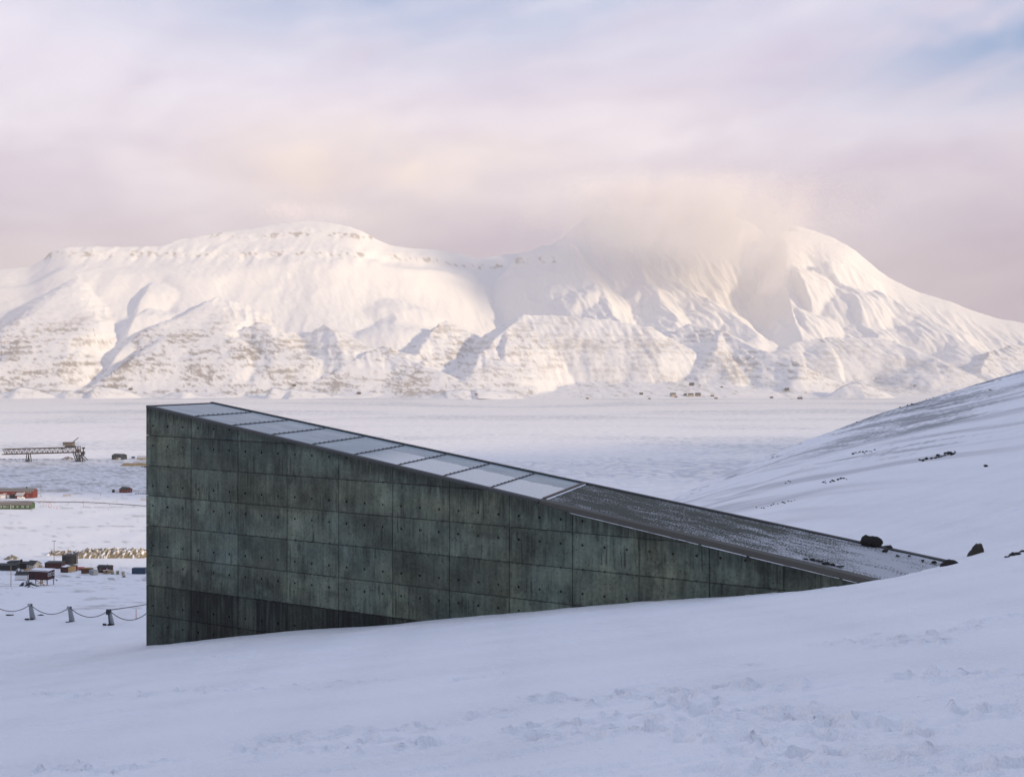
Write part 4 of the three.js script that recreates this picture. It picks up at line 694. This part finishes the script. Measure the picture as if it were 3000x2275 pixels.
{ // by the shore: sheds, coal or timber heap
  const s = site(349, 1345), m = s.m, t = house('quay_shed', 'dark green shed with single-pitch roof and pale doors on the shore', s.at, { w: 34 * m, d: 12, h: 12 * m, rise: 4.5 * m, ridge: 'x', turn: -0.35, wall: M.darkGreen, roof: M.roofDark, category: 'shed' });
  mesh('door', box(6 * m, 6 * m, 0.2, 2 * m, 3 * m, 6.1), M.ochre, t); mesh('door', box(8 * m, 6 * m, 0.2, 11 * m, 3 * m, 6.1), M.white, t);
  const b = site(390, 1342); container('small blue container on the far shore right of the green shed', b.at, 9 * b.m, 5 * b.m, 3, M.blue);
  const c = site(416, 1346), ct = house('tan_store', 'low tan store building on the shore at the vault corner', c.at, { w: 26 * c.m, d: 9, h: 6.5 * c.m, rise: 5 * c.m, wall: M.tan, roof: mat(0.5, 0.5, 0.5, 0.9), category: 'building' });
  const d = site(396, 1364); mound('timber_heap', 'long low ochre heap of timber on the shore flat', 'heap', d.at, 84 * d.m, 8.5 * d.m, 22, M.ochre, 3, -0.25, 0.25, true);
  const e = site(424, 1369); mound('gravel_heap', 'dark gravel heap in front of the ochre timber heap', 'heap', e.at, 24 * e.m, 5.5 * e.m, 10, mat(0.06, 0.05, 0.05), 5, 0.1, 0.3, true);
  const f = site(198, 1345); mound('shore_mound', 'small snow-streaked rocky mound on the shore under the crane', 'heap', f.at, 40 * f.m, 9 * f.m, 14, mat(0.10, 0.08, 0.06), 8, 0.1, 0.2);
  for (let i = 0; i < 11; i++) { const q = site(2 + i * 10.4 + rr(-3, 3), 1345.5); const o = mesh('shore_rock', rock(rr(1.4, 2.6) * q.m, 2, 0.6, 1, 10), M.brown); o.position.copy(q.at).y += 0.4; tag(o, 'low dark rock along the near shoreline left of the crane', 'rock', 'rocks along the near shore'); }
}
{ // coal crane
  const Z = 1535, k = Z / F, W = (x, y) => [(x - 118) * k, -(y - 1354) * k], crane = thing('loading_crane', 'old brown coal loading crane with long lattice boom on the shore', 'crane', P3((118 - 1500) / F * Z, -(1354 - HOR) / F * Z, Z));
  const steelB = mat(0.045, 0.028, 0.018, 0.7), blackS = mat(0.012, 0.011, 0.011, 0.7), pale = mat(0.16, 0.13, 0.10, 0.8);
  const topY = x => 1315.4 - (x - 8.5) * 0.0275, botY = x => 1330 - (x - 8.5) * 0.0258, dz = 4;
  const p3 = (x, y, z) => { const [a, b] = W(x, y); return [a, b, z]; };
  for (const z of [-dz, dz]) { mesh('top_chord', bar(p3(8.5, topY(8.5), z), p3(219, topY(219), z), 0.95), steelB, crane); mesh('bottom_chord', bar(p3(8.5, botY(8.5), z), p3(232, botY(232), z), 1.2), steelB, crane); }
  const N = 14; for (let i = 0; i < N; i++) for (const z of [-dz, dz]) {
    const x0 = 8.5 + i * 15, x1 = x0 + 7.5, x2 = x0 + 15, off = z > 0 ? 2.5 : 0;
    mesh('diagonal', bar(p3(x0 + off, topY(x0), z), p3(x1 + off, botY(x1), z), i < 5 ? 0.55 : 0.48), steelB, crane); mesh('diagonal', bar(p3(x1 + off, botY(x1), z), p3(x2 + off, topY(x2), z), 0.42), steelB, crane);
    mesh('upright', bar(p3(x1, topY(x1), z), p3(x1, botY(x1), z), 0.2), steelB, crane);
    if (z > 0) mesh('cross_tie', bar(p3(x0, topY(x0), -dz), p3(x0, topY(x0), dz), 0.4), steelB, crane);
  }
  // slender pier under the landward end
  for (const [a, b] of [[80.5, 77], [85, 88.5]]) for (const z of [-3, 3]) mesh('leg', bar(p3(a, 1329, z), p3(b, 1354.5, z), 0.9), blackS, crane);
  for (const y of [1345, 1349, 1353]) mesh('brace', bar(p3(77, y, 3), p3(88.5, y, 3), 0.6), blackS, crane); mesh('brace', bar(p3(78, 1345, 3), p3(88.5, 1353, 3), 0.5), blackS, crane); mesh('brace', bar(p3(87, 1345, 3), p3(77, 1353, 3), 0.5), blackS, crane);
  mesh('footing', box(17 * k, 2.2 * k, 12, (82.5 - 118) * k, 0.2 * k, 0), blackS, crane);
  // legs at the quay end
  for (const z of [-4, 4]) { mesh('leg', bar(p3(216, 1325, z), p3(226, 1352, z), 0.9), blackS, crane); mesh('leg', bar(p3(221, 1325, z), p3(229, 1350, z), 0.7), blackS, crane); mesh('leg', bar(p3(233, 1325, z), p3(239, 1353, z), 1.1), blackS, crane); mesh('leg', bar(p3(236, 1331, z), p3(253, 1348, z), 0.9), blackS, crane); mesh('leg', bar(p3(246, 1328, z), p3(227, 1350, z), 0.8), blackS, crane); }
  for (const y of [1331, 1336, 1342, 1348]) mesh('brace', bar(p3(226, y, 4), p3(239, y - 1, 4), 0.8), blackS, crane);
  for (let i = 0; i < 3; i++) mesh('brace', bar(p3(226, 1333 + i * 6, 4), p3(239, 1339 + i * 6, 4), 0.6), blackS, crane);
  mesh('bogie', box(33 * k, 3 * k, 10, (227 - 118) * k, 3.5 * k - 2 * k, 0), blackS, crane);
  mesh('hopper', new THREE.CylinderGeometry(6 * k, 1.2 * k, 5.5 * k, 4).rotateY(Math.PI / 4).translate(...p3(181, 1314, 0)), steelB, crane);
  mesh('hopper', new THREE.CylinderGeometry(5 * k, 2 * k, 6 * k, 5).translate(...p3(243, 1329, 0)), blackS, crane);
  // machine house and cab
  const mh = mesh('machine_house', box(29 * k, 8.5 * k, 8, ...p3(201, 1300.5, 0)), pale, crane); mesh('roof', box(31 * k, 1.5 * k, 9, ...p3(200.5, 1295.6, 0)), steelB, mh); for (const x of [193, 199, 205, 210]) mesh('window', box(1.6 * k, 1.8 * k, 0.2, ...p3(x, 1300, 4.1)), M.glass, mh);
  mesh('turntable', box(25 * k, 4 * k, 9, ...p3(205, 1307.5, 0)), blackS, crane);
  mesh('jib', bar(p3(211, 1296, 0), p3(228, 1282, 0), 0.9), steelB, crane); mesh('jib_head', box(2 * k, 1.6 * k, 1.2, ...p3(228, 1282, 0)), blackS, crane);
  for (const x of [223.5, 233]) for (const z of [-3, 3]) mesh('frame_post', bar(p3(x, 1307, z), p3(x, 1325, z), 0.8), steelB, crane); for (const y of [1307, 1314, 1319]) mesh('frame_beam', bar(p3(222, y, 3), p3(234.5, y, 3), 0.7), steelB, crane); mesh('frame_brace', bar(p3(219, 1309, 3), p3(233, 1323, 3), 0.6), steelB, crane);
  mesh('drive_cabin', box(9 * k, 7 * k, 5, ...p3(228.5, 1320, 0)), pale, crane); mesh('platform', box(12 * k, 1 * k, 6, ...p3(227, 1307, 0)), steelB, crane);
  mesh('lamp_head', box(7 * k, 4.5 * k, 3, ...p3(244, 1312, 0)), blackS, crane); mesh('mast', bar(p3(244, 1330, 0), p3(243, 1312, 0), 1.1), blackS, crane); mesh('side_gear', box(8 * k, 4 * k, 4, ...p3(243, 1324, 0)), blackS, crane);
}
{ // cabins above the road
  let s = site(62, 1699), m = s.m;
  { const t = house('white_cabin', 'small white cabin with black pitched roof above the rubble heap', P3(s.X, s.y, s.Z + 2), { w: 37 * m, d: 4.2, h: 15.5 * m, rise: 7 * m, over: 0.2, wall: M.white, roof: M.roofDark }); mesh('trim', box(0.25, 15 * m, 0.12, 18 * m, 8 * m, 2.12), M.wood, t); mesh('sill_beam', box(40 * m, 0.3, 4.6, 0, 0.05, 0), M.brown, t); }
  s = site(118, 1714); m = s.m;
  { const base = 15.5 * m, t = house('red_stilt_cabin', 'dark red cabin on timber stilts with snowy flat roof', P3((113 - 1500) / F * s.Z, s.y, s.Z + 2.5), { w: 62 * m, d: 4.6, h: 25 * m, ridge: 'flat', rise: 0.25, wall: M.darkRed, snow: true, base, turn: -0.22 });
    for (const z of [-1.6, 0, 1.4]) windowOn(t, 'r', z, base + 15 * m, 1.0, 10 * m, 62 * m, 4.6, M.white);
    for (const x of [-9, 8, 29]) for (const z of [-2, 2]) mesh('stilt', box(0.28, base + 0.4, 0.28, x * m, base / 2 - 0.2, z), M.wood, t);
    mesh('brace', bar([-9 * m, base * 0.95, 2.2], [26 * m, 0, 2.2], 0.2), M.wood, t); mesh('brace', bar([-9 * m, base * 0.2, 2.3], [26 * m, base * 0.75, 2.3], 0.2), M.wood, t);
    mesh('door', box(1.0, 18 * m, 0.1, -20 * m, base + 9.5 * m, 2.36), M.black, t); }
  s = site(93, 1670); m = s.m;
  { const t = house('cream_cabin', 'cream cabin with black roof raised on an ochre timber deck', P3(s.X, s.y + 3 * m, s.Z + 2), { w: 27 * m, d: 4.4, h: 14 * m, rise: 9 * m, over: 0.35, turn: -0.45, wall: M.cream, roof: M.roofDark }); windowOn(t, 'f', -6 * m, 7.5 * m, 6 * m, 6.5 * m, 27 * m, 4.4); mesh('door', box(0.1, 12 * m, 1.1, 13.6 * m, 6 * m, 0.6), M.white, t); windowOn(t, 'r', -1.1, 8 * m, 0.8, 5 * m, 27 * m, 4.4); }
  { const t = thing('timber_deck', 'ochre timber deck under the cream cabin', 'deck', P3((94 - 1500) / F * (s.Z - 2), s.y - 0.3, s.Z - 2)); for (let i = 0; i < 6; i++) mesh('plank', box(44 * m, 1.35 * m, 0.12, 0, (0.9 + i * 1.45) * m - 3 * m, 1.2), M.ochre, t); mesh('deck_floor', box(44 * m, 0.2, 7, 0, 6.8 * m, -2.2), M.wood, t); }
  { const a = site(82, 1694), r = thing('timber_ramp', 'ochre timber walkway sloping down between white cabin and red stilt cabin', 'ramp', a.at), q = a.m; for (let i = 0; i < 3; i++) mesh('plank', bar([0, (12 + i * 3.2) * q, 1 - i * 0.15], [37 * q, (31 + i * 3.2) * q, -1 - i * 0.15], 0.38, 0.2), M.ochre, r); mesh('tread', bar([0, 10 * q, -0.4], [37 * q, 29 * q, -2.2], 0.12, 1.4), M.wood, r); for (const f of [0.05, 0.5, 0.95]) mesh('post', box(0.16, (14 + 20 * f) * q, 0.16, 37 * q * f, (6 + 10 * f) * q, 0.6 - 2 * f), M.wood, r); }
  const sh = (x0, x1, y0, y1, o) => { const q = site((x0 + x1) / 2, y1), W = (x1 - x0) * q.m; return house(o.name ?? 'dark_shed', o.label, P3(q.X, q.y, q.Z + (o.d ?? 5) / 2), { w: W, d: o.d ?? 5, h: (y1 - y0) * q.m * (o.rise ? 1 - o.rise : 0.97), rise: (y1 - y0) * q.m * (o.rise ?? 0.03), wall: M.black, category: 'shed', ridge: o.rise ? 'x' : 'flat', ...o }); };
  sh(-25, 44, 1655.5, 1671, { label: 'long low dark shed at the left edge left of the cream cabin', wall: mat(0.02, 0.022, 0.02) });
  sh(20, 45, 1643.5, 1663, { label: 'tall black shed behind the long low dark shed', rise: 0.15, wall: M.black });
  const lk = sh(45, 78, 1650, 1667, { label: 'dark brown shed with chimney left of the cream cabin', wall: mat(0.03, 0.015, 0.013) }); mesh('chimney', box(0.7, 1.4, 0.7, -1, 17 * 0.155 + 0.6, 0), M.black, lk);
  sh(130, 178, 1649, 1666, { name: 'red_shed', label: 'long dark red shed left of the black tank', wall: M.darkRed });
  const rb = sh(181, 206, 1658, 1677, { name: 'red_shed', label: 'dark red shed with snow on the roof in front of the black tank', wall: M.darkRed, rise: 0.2, snow: true, d: 6, turn: -0.5 });
  mesh('plank_end', box(0.12, 2.3, 4.2, 12.7 * s.m, 1.2, 0), M.ochre, rb);
  { // tank
    const q = site(195.5, 1654), r = 22 * q.m, h = 23 * q.m, t = thing('storage_tank', 'black cylindrical storage tank with railing on top', 'tank', P3(q.X, q.y, q.Z + r));
    mesh('shell', new THREE.CylinderGeometry(r, r, h, 40).translate(0, h / 2, 0), M.black, t); mesh('roof', new THREE.CylinderGeometry(r * 0.93, r, 0.3, 40).translate(0, h + 0.15, 0), M.black, t);
    for (let i = 0; i < 22; i++) { const a = i / 22 * 6.283; mesh('rail_post', box(0.07, 1.0, 0.07, Math.cos(a) * r * 0.96, h + 0.6, Math.sin(a) * r * 0.96), M.pipe, t); } mesh('hand_rail', new THREE.TorusGeometry(r * 0.96, 0.04, 5, 40).rotateX(Math.PI / 2).translate(0, h + 1.08, 0), M.pipe, t);
    const ld = mesh('ladder', [box(0.08, h + 1, 0.08, r + 0.15, h / 2, 0.7), box(0.08, h + 1, 0.08, r * 0.98 + 0.15, h / 2, 1.2)], M.grey, t); for (let i = 0; i < 9; i++) mesh('rung', box(0.06, 0.06, 0.5, r + 0.15, 0.3 + i * h / 9, 0.95), M.grey, ld);
  }
  { const q = site(157.6, 1650), h = 66 * q.m, t = thing('lamp_post', 'tall thin lamp post with double head behind the red sheds', 'lamp post', q.at); mesh('pole', tube([0, 0, 0], [0, h, 0], 0.13, 0.08), M.brown, t); mesh('arm', box(1.3, 0.08, 0.08, 0, h, 0), M.brown, t); for (const x of [-0.5, 0.5]) mesh('lamp_head', box(0.55, 0.22, 0.35, x, h - 0.02, 0), M.black, t); }
  { const q = site(31, 1718); const o = mesh('wooden_pole', tube([0, 0, 0], [0, 62 * q.m, 0], 0.13, 0.1), M.wood); o.position.copy(q.at); tag(o, 'tall bare wooden pole in front of the dark sheds at the left edge', 'pole'); }
  { const q = site(78, 1717); mound('rubble_heap', 'black and white rubble heap below the white cabin', 'heap', q.at, 54 * q.m, 17 * q.m, 6, mat(0.025, 0.025, 0.025), 11, 0.2, 0.4); for (let i = 0; i < 14; i++) { const x = rr(30, 112), p = site(x, 1712 + rr(-3, 16)); const o = mesh('stone', rock(rr(0.15, 0.4), 1.5, 0.7, 1, 10), M.black); o.position.copy(p.at).y += 0.1; tag(o, 'loose dark stone on the snow below the rubble heap', 'stone', 'stones round the rubble heap'); } }
  { const q = site(57, 1674); mound('scrap_heap', 'snow-capped scrap heap left of the cream cabin deck', 'heap', q.at, 30 * q.m, 10 * q.m, 4, mat(0.05, 0.035, 0.03), 13, 0.35, 0.4); }
  { const q = site(156, 1701); mound('rubble_heap', 'small snow-streaked rubble heap right of the red stilt cabin', 'heap', q.at, 22 * q.m, 12 * q.m, 4, mat(0.05, 0.045, 0.04), 17, 0.35, 0.4); }
  { const q = site(32, 1637); mound('earth_mound', 'lone cone-shaped mound of brown earth in the snow', 'heap', q.at, 44 * q.m, 13 * q.m, 8, mat(0.20, 0.165, 0.10), 19, -0.05, 0.1); }
  { const q = site(330, 1629); mound('earth_bank', 'long pale yellow-brown earth bank behind the cabins', 'bank', q.at, 215 * q.m, 24 * q.m, 16, mat(0.20, 0.16, 0.095), 23, 0.1, 0.25, true); const p = site(190, 1624); mound('earth_bank', 'low stony end of the earth bank behind the black tank', 'bank', p.at, 110 * p.m, 11 * p.m, 10, mat(0.2, 0.15, 0.09), 29, 0.1, 0.35, true); }
  { const q = site(231, 1669), t = thing('flatbed_trailer', 'bright red flatbed trailer right of the black tank', 'trailer', q.at, -0.1); const m = q.m; mesh('bed', box(26 * m, 2.6 * m, 2.4, 0, 4.6 * m, 0), M.redPaint, t); mesh('side_board', box(26 * m, 2 * m, 0.12, 1 * m, 7 * m, -1.1), M.redPaint, t); for (const x of [-9, 6, 10]) mesh('wheel', new THREE.CylinderGeometry(0.45, 0.45, 0.3, 12).rotateX(Math.PI / 2).translate(x * m, 0.45, 1.05), M.black, t); }
  { const q = site(251, 1680); container('rust brown container with planks on top left of the grey container', P3(q.X, q.y, q.Z + 1.5), 30 * q.m, 13 * q.m, 2.4, M.rust); const o = mesh('plank_stack', [box(26 * q.m, 1.2 * q.m, 1.6), box(18 * q.m, 1 * q.m, 1.2, 3 * q.m, 1.1 * q.m, 0)], M.ochre); o.position.copy(P3(q.X, q.y + 14.6 * q.m, q.Z + 1.5)); tag(o, 'stack of planks lying on the rust brown container', 'planks'); }
  { const q = site(270, 1685); container('grey container with cream doors left of the dark red cabin', P3(q.X, q.y, q.Z + 1.4), 21 * q.m, 14 * q.m, 2.4, M.grey, -0.62, 'shipping containers on the flat', M.cream); }
  { const q = site(303, 1677), t = house('red_cabin', 'dark red cabin with white window behind the cable drums', P3(q.X, q.y, q.Z + 2), { w: 37 * q.m, d: 3.6, h: 16 * q.m, rise: 4 * q.m, ridge: 'x', turn: -0.12, wall: M.darkRed, roof: M.roofDark }); windowOn(t, 'f', 12 * q.m, 9.5 * q.m, 5.5 * q.m, 6 * q.m, 37 * q.m, 3.6); windowOn(t, 'f', -9 * q.m, 9.5 * q.m, 4 * q.m, 5.5 * q.m, 37 * q.m, 3.6, M.grey); mesh('stove_pipe', tube([6 * q.m, 16 * q.m, 0], [6 * q.m, 24 * q.m, 0], 0.09), M.black, t); }
  { // cable drums
    const L = ['wooden cable drum at the left end of the row', 'orange-brown cable drum, second from the left in the row', 'wooden cable drum in the middle of the row', 'wooden cable drum, second from the right in the row', 'wooden cable drum at the right end of the row, on top of another', 'wooden cable drum lowest of the pile, at the right end'];
    [[306, 1680], [317, 1680], [328, 1682], [344, 1682], [360, 1684.5], [362, 1690]].forEach(([x, y], i) => {
      const q = site(x, y), m = q.m, hh = (i === 5 ? 5 : 10) * m, t = thing('cable_drum', L[i], 'cable drum', q.at, 0, 'cable drums by the road'), wm = mat(0.30 - 0.03 * i % 0.1, 0.21, 0.13, 0.9);
      mesh('flange', new THREE.CylinderGeometry(6 * m, 6 * m, 0.12, 18).translate(0, hh + 0.1, 0), mat(0.42, 0.38, 0.33, 0.9), t); mesh('flange', new THREE.CylinderGeometry(6 * m, 6 * m, 0.12, 18).translate(0, 0.06, 0), wm, t); mesh('core', new THREE.CylinderGeometry(4 * m, 4 * m, hh, 16).translate(0, hh / 2, 0), i === 1 ? M.ochre : i === 4 ? M.tan : wm, t);
    });
    const q = site(336, 1683), o = mesh('white_sack', new THREE.SphereGeometry(3.2 * q.m, 12, 8).scale(1, 1.15, 0.9).translate(0, 3.2 * q.m, 0), M.white); o.position.copy(q.at); tag(o, 'round white sack between the cable drums', 'sack');
  }
  { const q = site(403.5, 1682); container('dark blue container standing alone beside the vault corner', P3(q.X, q.y, q.Z + 1.5), 38 * q.m, 17 * q.m, 2.4, M.blue, 0.04); }
  { for (let i = 0; i < 7; i++) { const q = site(206 + i * 2.4, 1679 - i * 1.6); const o = mesh('fence_post', box(0.14, 5 * q.m, 0.14, 0, 2.4 * q.m, 0), M.cream); o.position.copy(q.at); tag(o, 'short pale fence post in the row beside the red shed', 'post', 'fence posts by the red shed'); } }
  for (const [x, y, l] of [[28, 1802, 'flat dark stone on the forecourt edge left of the first chain post'], [113, 1802, 'flat dark stone on the forecourt edge right of the first chain post']]) { const q = site(x, y, 40); const o = mesh('stone', rock(0.16, 1.8, 0.5, 1, 12), rockM); o.position.copy(q.at).y += 0.06; tag(o, l, 'stone'); }
}
{ // cabins on the far shore
  const L = [[2027, 1129, 13, 'largest cabin above the far shore bluff'], [2050, 1131, 5, 'tiny cabin right of the largest cabin on the far bluff'], [2115, 1135, 6, 'tiny lone cabin on the far bluff'], [2306, 1143, 11, 'pale cabin above the bluff near the far shore stream mouth'], [1972, 1160, 15, 'dark cabin at the left of the far shore group'], [1981, 1164, 7, 'small shed in front of the left dark cabin on the far shore'], [2008, 1158, 9, 'small dark shed left in the far shore cluster'], [2024, 1161, 15, 'low dark building in the middle of the far shore cluster'], [2045, 1159, 14, 'dark cabin right in the far shore cluster'], [2087, 1161, 8, 'small pale shed right of the far shore cluster'], [2098, 1174, 9, 'small cabin close to the far ice edge'], [2261, 1167, 9, 'small tan cabin below the far bluff'], [2344, 1176, 13, 'dark boxy cabin standing on the far ice edge'], [2319, 1176, 5, 'tiny shed left of the boxy cabin on the ice edge'], [1903, 1175, 6, 'tiny cabin left of all on the far ice edge, below the bench'], [1051, 1154, 10, 'dark hut on the far shore below the left mountain'], [1395, 1160, 8, 'tan hut on the far shore between the two mountains'], [1721, 1169, 8, 'small hut on the far shore right of the middle'], [1879, 1156, 9, 'low hut on the far slope left of the far shore group'], [2681, 1133, 7, 'lone hut on the far slope above the right hillside'], [382, 1142, 9, 'ochre hut on the far shore under the left mountain'], [862, 1130, 9, 'dark hut on the slope left of the middle of the far shore']];
  L.forEach(([x, y, w, l], i) => { const q = onMountain(x, y), m = q.Z / F; house('shore_cabin', l, P3(q.X, q.y - 1, q.Z), { w: w * m, d: 0.6 * w * m + 3, h: w * m * 0.42 + 1, rise: w * m * 0.22, over: 0.6, wall: i % 3 === 0 ? M.brown : i % 3 === 1 ? M.tan : mat(0.12, 0.08, 0.05), roof: i % 4 === 1 ? M.ochre : M.roofDark, turn: (i % 5 - 2) * 0.15, category: 'cabin', group: 'cabins on the far shore' }); });
}
renderer.render(scene, camera);
